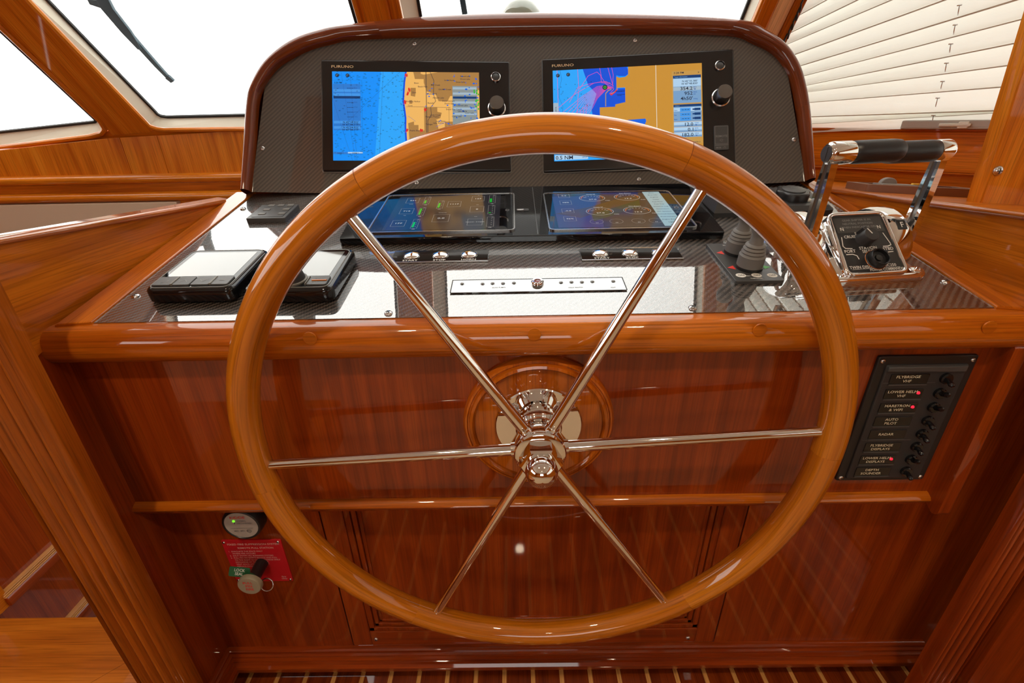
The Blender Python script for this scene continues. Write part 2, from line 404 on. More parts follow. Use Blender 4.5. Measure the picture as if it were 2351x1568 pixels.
def window(name, O, I, depth=.03):
    w_ = structure(name); w_.matrix_basis = WM; n = len(O)
    b = MB(); vs = [(x, y, 0) for x, y in O]+[(x, y, -depth) for x, y in I]
    b.add(vs, [(i, (i+1) % n, n+(i+1) % n, n+i) for i in range(n)]); b.build('reveal', 'cream_trim', w_, smooth=False)
    b = MB(); I2 = inset(I, .007); b.ring(I, I2, -depth-.004, -depth+.002); b.build('gasket', 'gasket_black', w_)
    b = MB(); b.poly([(x, y, -depth-.003) for x, y in I]); b.build('pane', 'window_glass', w_, smooth=False)
    b = MB(); E = inset(I, -.04); b.poly([(x, y, -depth-.075) for x, y in E]); b.build('cover', 'cover_mesh', w_, smooth=False, label='white mesh cover stretched outside the glass')
    # varnished bead round the opening
    b = MB(); path = [(x, y, .004) for x, y in inset(O, -.006)]; b.tube(path, .007, 8, closed=True); b.build('bead', 'cabin_teak', w_)
    return w_
window('window_1', A_o, A_i); window('window_2', B_o, B_i); window('window_3', C_o, C_i)
# mullions and sill boards of the windshield (boards with depth, between the openings)
wf = structure('wall_front')
def board(pl, z0, z1, mat, name, parent, M, grain='y', b=.003, rc=0):
    q = MB(grain); q.prism(pl, z0, z1, b, rc=rc); return q.build(name, mat, parent, M)
Ar = [hW(236, 292), hW(225, 275), hW(0, 63)]
board([(Ar[0][0]+.010, Ar[0][1]-.03), (hW(335, 290)[0]+.012, hW(335, 290)[1]-.02), hW(335, 288), (xB0-.008, hW(73, 0)[1]), (xB0-.018, TOP), (-1.285, TOP), (Ar[2][0]+.012, Ar[2][1])], -.03, .003, 'cabin_teak', 'mullion', wf, WM)
board([(xB1+.004, yb-.03), (xC0-.004, yb-.03), (xC0-.004, TOP), (xB1+.004, TOP)], -.03, .004, 'cabin_teak', 'mullion', wf, WM)
xm = xB1+.022
board([(xm, yb-.03), (xC0-.03, yb-.03), (xC0-.03, TOP), (xm, TOP)], .004, .010, 'cabin_teak', 'facing', wf, WM, b=.004)
xP0, xP1, xP2, xP3 = xC1+.006, hW(1786, 0)[0], hW(1826, 0)[0], hW(1841, 0)[0]
board([(xP0, -.08), (xP1, -.08), (xP1, TOP), (xP0, TOP)], -.03, .006, 'cabin_teak', 'mullion', wf, WM)
board([(xP1+.002, -.08), (xP2, -.08), (xP2, TOP), (xP1+.002, TOP)], -.03, .0, 'sunlit_wood', 'post_panel', wf, WM)  # post face coloured as if sunlit
board([(xP2+.001, -.08), (xP3+.01, -.08), (xP3+.01, TOP), (xP2+.001, TOP)], -.03, .008, 'rail_mahogany', 'post_edge', wf, WM)
# sill board beneath the openings
zs = lambda y: y
sb = [(-2.3, A_o[0][1]-.05), (-1.28, -.055), (.9, -.055)]
top = [(.9, yb-.001), (xC0, yb-.001), (xB1, yb-.002), hW(561, 291), hW(378, 293), hW(335, 290), (Ar[0][0]+.012, Ar[0][1]-.006), hW(230, 302), hW(204, 309), A_o[1], (-2.3, A_o[0][1])]
top = [(x, y-.006) for x, y in top]
board(sb+top, -.03, .0, 'cabin_teak', 'sill_board', wf, WM, 'x', b=.002)
# vertical band below the sill, in three panels with tight joints, then two bullnose rails
xs = [-2.3, hit(286, 350, (0, 1.6, 0), (0, 1, 0)).x, hit(372, 350, (0, 1.6, 0), (0, 1, 0)).x, .95]
for a, b_ in zip(xs, xs[1:]):
    zt_ = lambda x: CZ+(-.022 if x > -.84 else -.022-.014*(-.84-x)/.42 if x > -1.26 else -.036-.028*(-1.26-x)/.36)
    mids = [x for x in (-.84, -1.26) if a < x < b_]
    q = MB('z'); q.M = Matrix(((1, 0, 0, 0), (0, 0, -1, 1.60), (0, 1, 0, 0), (0, 0, 0, 1)))
    q.prism([(a+.0008, CZ-.30), (b_-.0008, CZ-.30), (b_-.0008, zt_(b_))]+[(x, zt_(x)) for x in mids]+[(a+.0008, zt_(a))], -.03, 0, .001); q.build('panel', 'cabin_teak', wf)
q = MB('x'); q.box(-2.3, .95, 1.635, 1.66, .0, CZ-.15); q.build('backing', 'console_mahogany', wf)
def bullnose(y, z0, z1, out, n=8):
    h = (z1-z0)/2; return [(y, z0)]+[(y-out*cos(a), (z0+z1)/2+h*sin(a)) for a in [-pi/2+pi*k/n for k in range(n+1)]]+[(y, z1)]
def railobj(name, x0, x1, prof, mat):
    o = structure(name); q = MB('x'); q.sweepx(prof, x0, x1); q.build('rail', mat, o); return o
railobj('trim_1', -2.3, .93, bullnose(1.602, CZ-.172, CZ-.142, .022), 'cabin_teak')
railobj('trim_2', -2.3, .93, bullnose(1.602, CZ-.228, CZ-.196, .026), 'cabin_teak')
q = MB('x'); q.box(-2.3, .95, 1.597, 1.602, CZ-.196, CZ-.172); q.build('band', 'coaming_teak', wf)
q = MB('x'); pts = [(-2.3, CZ-.40), (-1.20, CZ-.40), (-1.13, CZ-.36), (-1.10, CZ-.28), (-1.10, CZ-.228), (-2.3, CZ-.228)]
q.M = Matrix(((1, 0, 0, 0), (0, 0, -1, 1.60), (0, 1, 0, 0), (0, 0, 0, 1))); q.prism(pts, 0, .02, .004); q.build('upholstered_panel', 'cream_panel', wf, label='beige upholstered panel below the rails')
q = MB('x'); q.box(-2.3, .95, 1.60, 1.63, .0, CZ-.30); q.build('lower_panel', 'console_mahogany', wf)
# ------------------------------------------------------------------ right hand side wall, window and blind
AZ = rad(42); T = Vector((sin(AZ), -cos(AZ), 0)); V0 = Vector((.76, 1.6, CZ))
VM = frm(V0, T, (0, 0, 1))                  # x along the wall, y up, z into the cabin
wr = structure('wall_right'); wr.matrix_basis = VM
def hV(u, v, o=0):
    n = VM.to_3x3() @ Vector((0, 0, 1)); p = VM.inverted() @ hit(u, v, V0+n*o, n); return (p.x, p.y)
q = MB('x'); q.box(-.10, 1.3, -.145, -.052, -.03, .0, .002); q.build('band', 'cabin_teak', wr)
q = MB('x'); q.box(-.10, 1.3, -.052, -.043, -.05, .006, .002); q.build('window_sill', 'rosette_wood', wr)
q = MB('z'); q.box(-.10, 1.3, -.42, -.145, -.06, -.004); q.build('lower_band', 'coaming_teak', wr)
q = MB('x'); q.box(-.10, 1.3, -.149, -.145, -.03, .004, .001); q.build('lip', 'rail_mahogany', wr)
# blind plane leans with the raked post
SM = frm(V0+Vector((0, 0, -.045)), T, WU)
def hS(u, v, o=0):
    n = SM.to_3x3() @ Vector((0, 0, 1)); p = SM.inverted() @ hit(u, v, SM.translation+n*o, n); return (p.x, p.y)
w4 = structure('window_4'); w4.matrix_basis = SM
q = MB('x'); q.rect(-.1, 1.35, -.03, 1.05, -.10); q.build('pane', 'window_glass', w4, smooth=False)
q = MB('x'); q.rect(-.15, 1.4, -.08, 1.1, -.16); q.build('cover', 'cover_mesh', w4, smooth=False)
bl = thing('pleated_blind', 'off-white pleated blind covering the side window on the right', 'blind', SM)
fold = [((1817, 84), (2062, 0)), ((1826, 100), (2128, 0)), ((1833, 125), (2230, 0)), ((1838, 149), (2351, -8)), ((1845, 172), (2351, 40)), ((1852, 193), (2351, 92)),
        ((1858, 208), (2351, 142)), ((1861, 232), (2351, 192)), ((1863, 256), (2341, 204)), ((1865, 281), (2325, 253)), ((1866, 302), (2310, 282))]
ends = []
for (a, c) in fold:
    p, r_ = hS(*a), hS(*c)
    f = lambda x: p[1]+(r_[1]-p[1])*(x-p[0])/(r_[0]-p[0])
    ends.append((f(.0), f(1.25)))
ends[8] = (ends[8][0], ends[7][1]-(ends[6][1]-ends[7][1])); 
E2 = [e for e in ends]
# extend pleats upward past the frame with the same fan
st = (E2[0][0]-E2[3][0])/3, (E2[3][1]-E2[6][1])/3
E2[2] = (E2[2][0], E2[3][1]+st[1]); E2[1] = (E2[1][0], E2[3][1]+2*st[1]); E2[0] = (E2[0][0], E2[3][1]+3*st[1])
up = [(E2[0][0]+st[0]*k, E2[0][1]+st[1]*k) for k in range(7, 0, -1)]
E2 = up+E2
for k in range(len(E2)-1):
    (l1, r1), (l0, r0) = E2[k], E2[k+1]
    q = MB('x'); N = 14; rows = []; st_ = [(0, -.010), (.52, .002), (.93, .010), (1.0, -.010)]
    for t, z in st_:
        ya, yc = l1+(l0-l1)*t, r1+(r0-r1)*t
        rows.append([(1.25*i/N, ya+(yc-ya)*i/N+.0010*sin(i*1.7+k), z) for i in range(N+1)])
    vs = [p for r_ in rows for p in r_]; n = N+1; fs = []; uvs = []
    for j in range(len(st_)-1):
        for i in range(N): fs.append((j*n+i, (j+1)*n+i, (j+1)*n+i+1, j*n+i+1)); uvs.append([(1.25*i/N, .03*j), (1.25*i/N, .03*j+.03), (1.25*(i+1)/N, .03*j+.03), (1.25*(i+1)/N, .03*j)])
    q.add(vs, fs, uvs); q.build('pleat', 'blind_fabric', bl, smooth=False)
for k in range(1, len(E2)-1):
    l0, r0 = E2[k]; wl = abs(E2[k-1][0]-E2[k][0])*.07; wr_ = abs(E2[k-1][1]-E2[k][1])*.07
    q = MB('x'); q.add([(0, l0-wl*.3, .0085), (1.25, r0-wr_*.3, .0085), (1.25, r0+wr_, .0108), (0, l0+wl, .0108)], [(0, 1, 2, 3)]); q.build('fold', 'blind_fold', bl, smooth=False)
# cord ties and guide hooks
for (u, v, u2, v2) in ((2203, 12, 2198, 36), (2193, 57, 2188, 80), (2183, 101, 2179, 122), (2173, 145, 2169, 166), (2164, 187, 2159, 205), (2153, 225, 2147, 246), (2143, 265, 2140, 279)):
    a, c = hS(u, v, .016), hS(u2, v2, .016); q = MB(); q.tube([(a[0], a[1], .016), (c[0], c[1], .014)], .0010, 6); q.tube([(a[0]-.004, a[1], .016), (a[0]+.004, a[1], .016)], .0012, 6); q.build('cord_tie', 'steel', bl)
for (u, v) in ((1839, 15), (1831, 34), (1821, 56), (1811, 77), (1800, 98)):
    a = hS(u+6, v, .035); q = MB(); q.tube([(a[0], a[1]+.02, .030), (a[0]-.004, a[1]+.008, .040), (a[0]-.006, a[1]-.004, .036), (a[0]-.010, a[1]-.012, .032)], .0022, 6); q.build('guide_hook', 'black_plastic', bl)
rl = thing('blind_rail', 'pale grey bottom rail with a clear latch below the pleated blind', 'rail', VM)
a, c = hV(2068, 296, .02), hV(2330, 284, .02)
q = MB('x'); q.rrect(a[0], 1.2, -.046, -.026, .004, .03, .003, .003); q.build('bar', 'grey_face', rl)
a, c = hV(2155, 290, .03), hV(2230, 286, .03)
q = MB('x'); q.rrect(a[0], c[0], -.040, -.033, .03, .037, .002, .002); q.rrect(a[0]+(c[0]-a[0])*.6, c[0]-.004, -.044, -.029, .03, .036, .003, .002); q.build('latch', 'white_key', rl)
# ------------------------------------------------------------------ floor, ceiling, aft cabin
fl = structure('floor')
q = MB('y'); q.box(-2.3, 2.2, -3.2, 1.66, -.06, -.012); q.build('subfloor', 'floor_teak', fl)
x = -.60; ph = .057; k = 0
pl0 = MB('y'); pl0.box(0, ph-.009, -.02, .60, -.012, 0); plank0 = None
st0 = MB('y'); st0.box(0, .0085, -.02, .60, -.012, -.0004); strip0 = None
off = (hit(1600+100, 1545, (0, 0, 0), (0, 0, 1)).x) % ph
while x < .85:
    xx = x
    if plank0 is None:
        plank0 = pl0.build('plank', 'floor_teak', fl, at(xx)); strip0 = st0.build('holly_strip', 'holly', fl, at(xx+ph-.00875))
    else: copyobj(plank0, fl, at(xx)); copyobj(strip0, fl, at(xx+ph-.00875))
    x += ph
q = MB('y'); q.box(-2.3, 2.2, -3.2, -.02, -.012, .004); q.build('sunlit_floor', 'sunlit_floor_cream', fl)  # unseen cream slab added for its reflection, standing in for sunlit planks
q = MB('y'); q.box(-2.3, -.61, -.02, .62, -.012, .0); q.build('side_floor', 'floor_teak', fl)
q = MB('y'); q.box(.86, 2.2, -.02, .62, -.012, .0); q.build('side_floor', 'floor_teak', fl)
ce = structure('ceiling'); ZC = CZ+.86
q = MB(); q.box(-2.4, 2.3, -3.2, .98, ZC, ZC+.05); q.build('headliner', 'ceiling_cream', ce)
def wallwin(name, M, x0, x1, zt, w0, w1, z0, z1, mat='coaming_teak', glass=True):
    """wall along local x with one long window opening"""
    o = structure(name); o.matrix_basis = M
    q = MB('x'); q.box(x0, x1, 0, z0, -.04, 0); q.box(x0, x1, z1, zt, -.04, 0); q.box(x0, w0, z0, z1, -.04, 0); q.box(w1, x1, z0, z1, -.04, 0); q.build('panelling', mat, o)
    if glass: q = MB(); q.rect(w0, w1, z0, z1, -.02); q.build('pane', 'window_glass', o, smooth=False)
    return o
wallwin('wall_left', frm((-2.3, -3.2, 0), (0, 1, 0), (0, 0, 1)), 0, 4.86, ZC, 1.2, 3.4, CZ+.0, CZ+.5)
wallwin('wall_starboard', frm((1.72, .56, 0), (0, -1, 0), (0, 0, 1)), 0, 3.76, ZC, .06, 2.9, CZ-.03, CZ+.56)
wallwin('wall_back', frm((2.3, -3.2, 0), (-1, 0, 0), (0, 0, 1)), 0, 4.6, ZC, 1.8, 2.9, .75, CZ+.58)
sbl = thing('pleated_blind', 'second off-white pleated blind on the starboard wall aft of the helm', 'blind', frm((1.72, .56, 0), (0, -1, 0), (0, 0, 1)))
q = MB('x'); q.add([(.05, .0, .012), (2.92, .0, .012), (2.92, -.024, .024), (.05, -.024, .024), (2.92, -.046, .034), (.05, -.046, .034), (2.92, -.05, .012), (.05, -.05, .012)], [(0, 3, 2, 1), (3, 5, 4, 2), (5, 7, 6, 4)]); p0_ = q.build('pleat', 'blind_fabric', sbl, at(0, CZ+.57, 0), smooth=False)
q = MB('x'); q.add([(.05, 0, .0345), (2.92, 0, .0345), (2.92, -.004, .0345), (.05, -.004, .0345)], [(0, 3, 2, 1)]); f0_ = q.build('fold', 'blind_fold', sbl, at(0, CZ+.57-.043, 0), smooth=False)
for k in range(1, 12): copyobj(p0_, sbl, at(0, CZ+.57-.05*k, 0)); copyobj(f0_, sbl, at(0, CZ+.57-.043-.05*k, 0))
# ceiling downlights
for k, (x, y, e) in enumerate(LAMPS):
    t = thing('ceiling_light', ('left', 'right', 'aft')[k]+'most round warm downlight in the cream headliner' if k < 2 else 'round warm downlight in the cream headliner behind the other two', 'light', at(x, y, ZC), 'ceiling downlights')
    q = MB(); q.lathe([(.055, 0), (.055, -.006), (.040, -.010), (.036, -.004), (.036, 0)], 28, cap=False); q.build('bezel', 'chrome', t)
    q = MB(); q.lathe([(0, -.003), (.034, -.003)], 24, cap=False); q.build('lens', 'warm_lamp', t)
    L = bpy.data.lights.new('downlight', 'SPOT'); L.energy = e; L.color = LAMP_COLOR; L.spot_size = rad(120); L.spot_blend = .6; L.shadow_soft_size = .03
    lo = bpy.data.objects.new('downlight', L); COL.objects.link(lo); lo.location = (x, y, ZC-.02); lo.parent = None
# ================================================================== HELM CONSOLE
Yp, Yl = .535, .575
hc = thing('helm_console', 'varnished mahogany helm console with carbon-fibre dash and raised panel door', 'console', at(0, 0, 0))
DA = rad(10.5); D0 = Vector((0, .523, CZ-.2228))
DM = frm(D0, (1, 0, 0), (0, cos(DA), sin(DA)))     # dash frame: x right, y up the slope, z out of the dash
DNv = DM.to_3x3() @ Vector((0, 0, 1))
def hD(u, v, h=0):
    p = DM.inverted() @ hit(u, v, D0+DNv*h, DNv); return (p.x, p.y)
yr = hD(1180, 429)[1]
# dash skin
q = MB(); cx = [(-.523, .014), (.583, .014), (.586, .50), (.40, .515), (.1, yr+.004), (-.2, yr+.01), (-.40, .505), (-.535, .492)]
q.prism(cx, -.012, 0); q.build('dash_panel', 'carbon_dash', hc, DM, label='glossy carbon-fibre dash skin')
for (x0, x1, x2, x3) in ((-.565, -.5235, -.5355, -.575), (.5835, .613, .617, .5865)):
    q = MB('y')
    pl = [(x0, .006), (x1, .012), (x2, .50), (x3, .50)] if x0 < 0 else [(x0, .012), (x1, .006), (x2, .50), (x3, .50)]
    q.prism(pl, -.012, .003, .0025); q.build('edge_trim', 'rail_mahogany', hc, DM)
for (u, v) in ((312, 681), (892, 720), (1590, 708), (2170, 648), (558, 480)):
    x, y = hD(u, v); screw(hc, DM @ at(x, y, 0, rz=.6), 1.25)
# front rail: bullnose with wood plugs
q = MB('x'); zt = CZ-.2228
prof = [(.545, zt+.0015), (.530, zt+.0012)]+[(.524-.016*sin(a), zt-.0225+.0225*cos(a)) for a in [pi*k/10 for k in range(0, 11)]]+[(.545, zt-.045)]
q.sweepx(prof[::-1], -.582, .632); q.build('front_rail', 'rail_mahogany', hc)
for (u, v) in ((711, 777), (1227, 768), (1745, 758), (2272, 752)):
    p = hit(u, v, (0, .508, 0), (0, 1, 0)); q = MB(); q.lathe([(0, 0), (.008, 0), (.008, .0016), (0, .0016)], 20); q.build('wood_plug', 'coaming_teak', hc, frm((p.x, .5092, p.z), (1, 0, 0), (0, 0, 1)))
# upper front panel
q = MB('z'); q.box(-.58, .612, Yp, Yp+.02, CZ-.535, CZ-.255); q.build('front_panel', 'console_mahogany', hc)
# cheeks
q = MB('z'); q.box(-.60, -.5755, .468, .60, .03, CZ-.238, .003); q.build('cheek', 'console_mahogany', hc)
q = MB('z'); q.M = Matrix(((0, 0, 1, .604), (1, 0, 0, 0), (0, 1, 0, 0), (0, 0, 0, 1)))
q.prism([(.508, CZ-.53), (.516, CZ-.536), (.575, CZ-.50), (.575, CZ-.262), (.512, CZ-.262)], 0, .020, .004, rc=.004); q.build('bracket', 'console_mahogany', hc)
# mid rail
q = MB('x'); q.sweepx(bullnose(.552, CZ-.531, CZ-.508, .028), -.590, .604); q.build('mid_rail', 'rail_mahogany', hc)
# lower panel in three boards, with a framed door in the middle
hL = lambda u, v: hit(u, v, (0, Yl, 0), (0, 1, 0))
dl, dr = (hL(733, 1170).x+hL(808, 1472).x)/2, (hL(1720, 1160).x+hL(1640, 1465).x)/2
zb = CZ-.925
q = MB('z'); q.box(-.60, dl-.0012, Yl, Yl+.02, zb-.03, CZ-.50); q.build('lower_panel', 'console_mahogany', hc)
q = MB('z'); q.box(dr+.0012, 1.25, Yl, Yl+.02, zb-.03, CZ-.26); q.build('lower_panel', 'console_mahogany', hc)
door = MB('z'); LM = Matrix(((1, 0, 0, 0), (0, 0, -1, Yl), (0, 1, 0, 0), (0, 0, 0, 1)))  # x, z -> panel plane, out towards helm
stw = .044; z0, z1 = zb+.002, CZ-.535; rb = .052
iL, iR = dl+.0375, dr-.0375
door.M = LM; door.box(dl+.0012, iL, z0, z1, -.018, .001, .0012)
dobj = door.build('door', 'console_mahogany', hc)
q = MB('z'); q.M = LM; q.box(iR, dr-.0012, z0, z1, -.018, .001, .0012); q.build('door_stile', 'console_mahogany', dobj)
q = MB('x'); q.M = LM; q.box(iL, iR, z0, z0+rb-.012, -.018, .001, .0012); q.build('bottom_rail', 'console_mahogany', dobj)
q = MB('z'); q.M = LM; q.box(iL, iR, z0+rb-.012, z1, -.018, -.008); q.build('door_panel', 'console_mahogany', dobj)
# stepped moulding inside the frame (left, right, bottom)
zi = z0+rb-.012
for (d0, d1, h) in ((0, .010, -.001), (.012, .020, -.003), (.021, .027, -.0055)):
    q = MB('z'); q.M = LM
    q.box(iL+d0, iL+d1, zi+d0, z1, -.012, h, .0012); q.box(iR-d1, iR-d0, zi+d0, z1, -.012, h, .0012); q.box(iL+d0, iR-d0, zi+d0, zi+d1, -.012, h, .0012)
    q.build('moulding', 'console_mahogany', dobj)
for (u, v) in ((864, 1466), (1579, 1463)):
    p = hL(u, v); screw(dobj, LM @ at(p.x, p.z, .001), 1.0)
# base moulding with returns, toe kick
def basem(y): return [(y, zb-.042), (y-.024, zb-.042), (y-.028, zb-.036), (y-.028, zb-.026), (y-.024, zb-.021), (y-.018, zb-.0205), (y-.018, zb-.0165), (y-.013, zb-.0155), (y-.013, zb-.0105), (y-.009, zb-.009), (y-.009, zb-.003), (y-.004, zb), (y, zb)]
bb = structure('baseboard_front')
q = MB('x'); q.sweepx(basem(Yl), -.572, .775); q.build('moulding', 'console_mahogany', bb)
q = MB('x'); q.M = Matrix(((0, 1, 0, -.575-.575), (1, 0, 0, 0), (0, 0, 1, 0), (0, 0, 0, 1))); q.M = Matrix(((0, -1, 0, -.575+.575), (1, 0, 0, 0), (0, 0, 1, 0), (0, 0, 0, 1)))
q.sweepx([(y, z) for y, z in basem(.575)], .455, .573); q.build('moulding', 'console_mahogany', bb)
q = MB('x'); q.box(-.60, .86, Yl+.018, Yl+.03, 0, zb-.035); q.build('toe_kick', 'console_mahogany', bb)
# coamings: flared side boards rising from the dash edge, with a flat cap
def coaming(sgn, px):
    C, F, T_ = px[0], px[1], px[-1]
    q = MB('y'); c = sum((Vector(p) for p in px), Vector())/len(px)
    nn = (Vector(T_)-Vector(C)).cross(Vector(F)-Vector(C)).normalized()
    if nn.dot(EYE-c) < 0: nn = -nn
    P = [Vector(p) for p in px]; P = [p-nn*((p-P[0]).dot(nn)) for p in P]
    n = len(P); back = [p-nn*.02 for p in P]
    q.add(P+back, [list(range(n)) if sgn > 0 else list(range(n))[::-1], [n+i for i in range(n)][::-1] if sgn > 0 else [n+i for i in range(n)]]+[(i, n+i, n+(i+1) % n, (i+1) % n) if sgn > 0 else (i, (i+1) % n, n+(i+1) % n, n+i) for i in range(n)])
    q.build('coaming', 'coaming_teak', hc, label=('left' if sgn < 0 else 'right')+' side coaming board')
    return P
zc = CZ-.141
Cl = hit(522, 462, (0, 0, zc), (0, 0, 1)); XL = (Cl.x, 0, 0); EX = (1, 0, 0)
Tl = hit(0, 553, XL, EX); dl_ = (Tl-Cl).normalized(); Tl = Cl+dl_*((Cl.y-.468)/-dl_.y)
B2l = hit(97, 808, XL, EX)
PL = coaming(-1, [Cl, hit(150, 742, XL, EX), hit(141, 772, XL, EX), B2l, Vector((Cl.x, .468, B2l.z-.012)), Tl])
q = MB('y'); pn = Vector((-.052, 0, 0)); dz_ = Vector((0, 0, .02))
ci = Vector((-.003, 0, .0005)); q.add([Cl+Vector((-.003, .02, .0005)), Tl+ci, Tl+pn, Cl+pn+Vector((0, .06, 0)), Cl+Vector((-.003, .02, 0))-dz_, Tl+ci-dz_, Tl+pn-dz_, Cl+pn+Vector((0, .06, 0))-dz_], [(0, 3, 2, 1), (4, 5, 6, 7), (0, 1, 5, 4), (1, 2, 6, 5), (2, 3, 7, 6), (3, 0, 4, 7)])
q.build('coaming_cap', 'rail_mahogany', hc)
Cr = hit(1900, 438, (0, 0, zc), (0, 0, 1)); XR = (Cr.x, 0, 0); Tr = hit(2351, 497, XR, EX); dr_ = (Tr-Cr).normalized(); Tr = Cr+dr_*.58
PR = coaming(1, [Cr, hit(2338, 708, XR, EX), hit(2347, 735, XR, EX), Vector((Cr.x, Tr.y, CZ-.30)), Tr])
# right side deck sloping down to the wall foot
foot = [VM @ Vector((x, -.184, .0)) for x in (-.05, 1.0)]
q = MB('x'); Cr2 = Cr+Vector((0, .05, 0))
dk = [Cr2+Vector((.004, 0, .0005)), Tr+Vector((.004, 0, .0005)), foot[1], foot[0]]
q.add([Vector(p) for p in dk]+[Vector(p)-Vector((0, 0, .02)) for p in dk], [(0, 1, 2, 3), (7, 6, 5, 4), (0, 4, 5, 1), (1, 5, 6, 2), (2, 6, 7, 3), (3, 7, 4, 0)]); q.build('side_deck', 'coaming_teak', hc)
q = MB('x'); q.tube([Cr+dr_*.01+Vector((0, 0, .001)), Tr], .0045, 8); q.build('cap_edge', 'rail_mahogany', hc)
q = MB('x'); q.tube([Cl+dl_*.01, Tl], .0045, 8); q.build('cap_edge', 'rail_mahogany', hc)
DKN = dr_.cross((VM @ Vector((.4, -.184, 0)))-Cr).normalized(); DKN = DKN if DKN.z > 0 else -DKN
hK = lambda u, v, h=0: hit(u, v, Cr+DKN*h, DKN)
# right bulkhead board with a screw
p0 = hK(2250, 468); q = MB('z'); a = hit(2250, 470, (0, p0.y, 0), (0, 1, 0)); c = hit(2351, 150, (0, p0.y, 0), (0, 1, 0)); e = a+(c-a)*2.3
q.M = Matrix(((1, 0, 0, 0), (0, 0, -1, p0.y), (0, 1, 0, 0), (0, 0, 0, 1)))
q.prism([(a.x, a.z-.005), (a.x+.62, a.z-.05), (a.x+.62, e.z), (e.x, e.z)], -.025, .0, .003)
bh = thing('bulkhead_board', 'upright varnished board with a round screw standing at the right edge', 'board')
q.build('plank', 'cabin_teak', bh); s_ = hit(2290, 392, (0, p0.y, 0), (0, 1, 0)); screw(bh, frm((s_.x, p0.y, s_.z), (1, 0, 0), (0, 0, 1)), 1.7)
# ------------------------------------------------------------------ left newel post with flutes, step, port cabinet
def fluted(name, x0, x1, y, zb_, zt_, mat, nfl=4, d=.012):
    q = MB('z'); pr = []; n = 72
    for i in range(n+1):
        t = i/n; x = x0+(x1-x0)*t
        edge = min(t, 1-t)
        dz = .012*sqrt(max(0, 1-(1-min(edge/.10, 1))**2)) - (.008*(1-abs(sin(pi*nfl*(t-.08)/.84))) if .08 < t < .92 else 0)
        pr.append((x, y-dz))
    pl = pr+[(x1, y+d), (x0, y+d)]; q.prism(pl, zb_, zt_); return q, pl
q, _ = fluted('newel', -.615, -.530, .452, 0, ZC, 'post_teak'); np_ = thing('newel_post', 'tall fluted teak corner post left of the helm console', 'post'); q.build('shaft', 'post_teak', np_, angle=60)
q, _ = fluted('newel', .700, .760, .50, 0, CZ-.25, 'console_mahogany'); np2 = thing('corner_post', 'dark fluted mahogany corner post right of the helm console', 'post'); q.build('shaft', 'console_mahogany', np2, angle=60)
q = MB('z'); q.box(.782, 1.5, .490, .55, 0, CZ-.3); q.build('side_panel', 'console_mahogany', np2)
zS = CZ-.86; sp_ = thing('wooden_step', 'low bright teak platform left of the fluted post', 'step')
q = MB('x'); q.box(-1.6, -.605, -.30, .596, zS-.03, zS, .003); q.build('tread', 'step_teak', sp_)
q = MB('x'); q.box(-1.58, -.61, -.28, .58, 0, zS-.03); q.build('riser', 'console_mahogany', sp_)
pc = thing('port_cabinet', 'dark mahogany port side panelling with pale nosing strips', 'cabinet')
q = MB('z'); q.box(-1.06, -1.03, .60, 1.5, 0, CZ-.42); q.build('side_panel', 'console_mahogany', pc)
for zz in (CZ-.829, CZ-1.0):
    q = MB('y'); q.box(-1.03, -1.012, .62, 1.5, zz-.03, zz-.010, .002); q.build('nosing', 'console_mahogany', pc)
    for k in range(3): q = MB('y'); q.box(-1.03, -1.014+k*-.002, .62, 1.5, zz-.0095+k*.0032, zz-.0078+k*.0032, .0004); q.build('nosing_bead', 'holly', pc)
q = MB('y'); q.box(-1.08, -1.018, .597, .63, CZ-.86, CZ-.805, .008); q.build('handrail_end', 'coaming_teak', pc)
# ================================================================== INSTRUMENT POD
LN = rad(26); F0 = DM @ Vector((0, yr, 0)); XC = .03
FM = frm(F0, (1, 0, 0), (0, sin(LN), cos(LN))); FN = FM.to_3x3() @ Vector((0, 0, 1)); FI = FM.inverted()
bow = lambda x: .036*((x-XC)/.56)**2
def hF(u, v, h=0):
    z = h
    for _ in range(6):
        p = FI @ hit(u, v, F0+FN*z, FN); z = bow(p.x)+h
    return (p.x, p.y)
pod = thing('instrument_pod', 'arched carbon-fibre instrument pod with varnished mahogany rim', 'instrument panel', FM)
inn = [(578, 449), (588, 330), (594.7, 238), (609.6, 197), (639, 158), (675, 134), (714, 115), (758, 103), (818, 92), (1000, 85), (1230, 81), (1480, 79), (1668, 82), (1728, 101), (1773, 125), (1802.6, 161), (1817, 197), (1828, 253), (1838, 330), (1849, 428)]
out = [(555, 452), (561, 330), (567, 240), (575, 202), (598, 155), (632, 117), (672, 90), (720, 72), (790, 58), (985, 36), (1230, 27), (1490, 32), (1700, 46), (1762, 72), (1806, 106), (1834, 150), (1848, 195), (1858, 250), (1864, 330), (1868, 424)]
PI_ = [hF(*p) for p in inn]; PO = [hF(*p) for p in out]
PI_ = [(PI_[0][0], -.012)]+[tuple(v) for v in PI_[1:-1]]+[(PI_[-1][0], -.012)]; PO = [(PO[0][0], -.012)]+PO[1:-1]+[(PO[-1][0], -.012)]
SI = spline([(*p, 0) for p in PI_], 5); SO = spline([(*p, 0) for p in PO], 5)
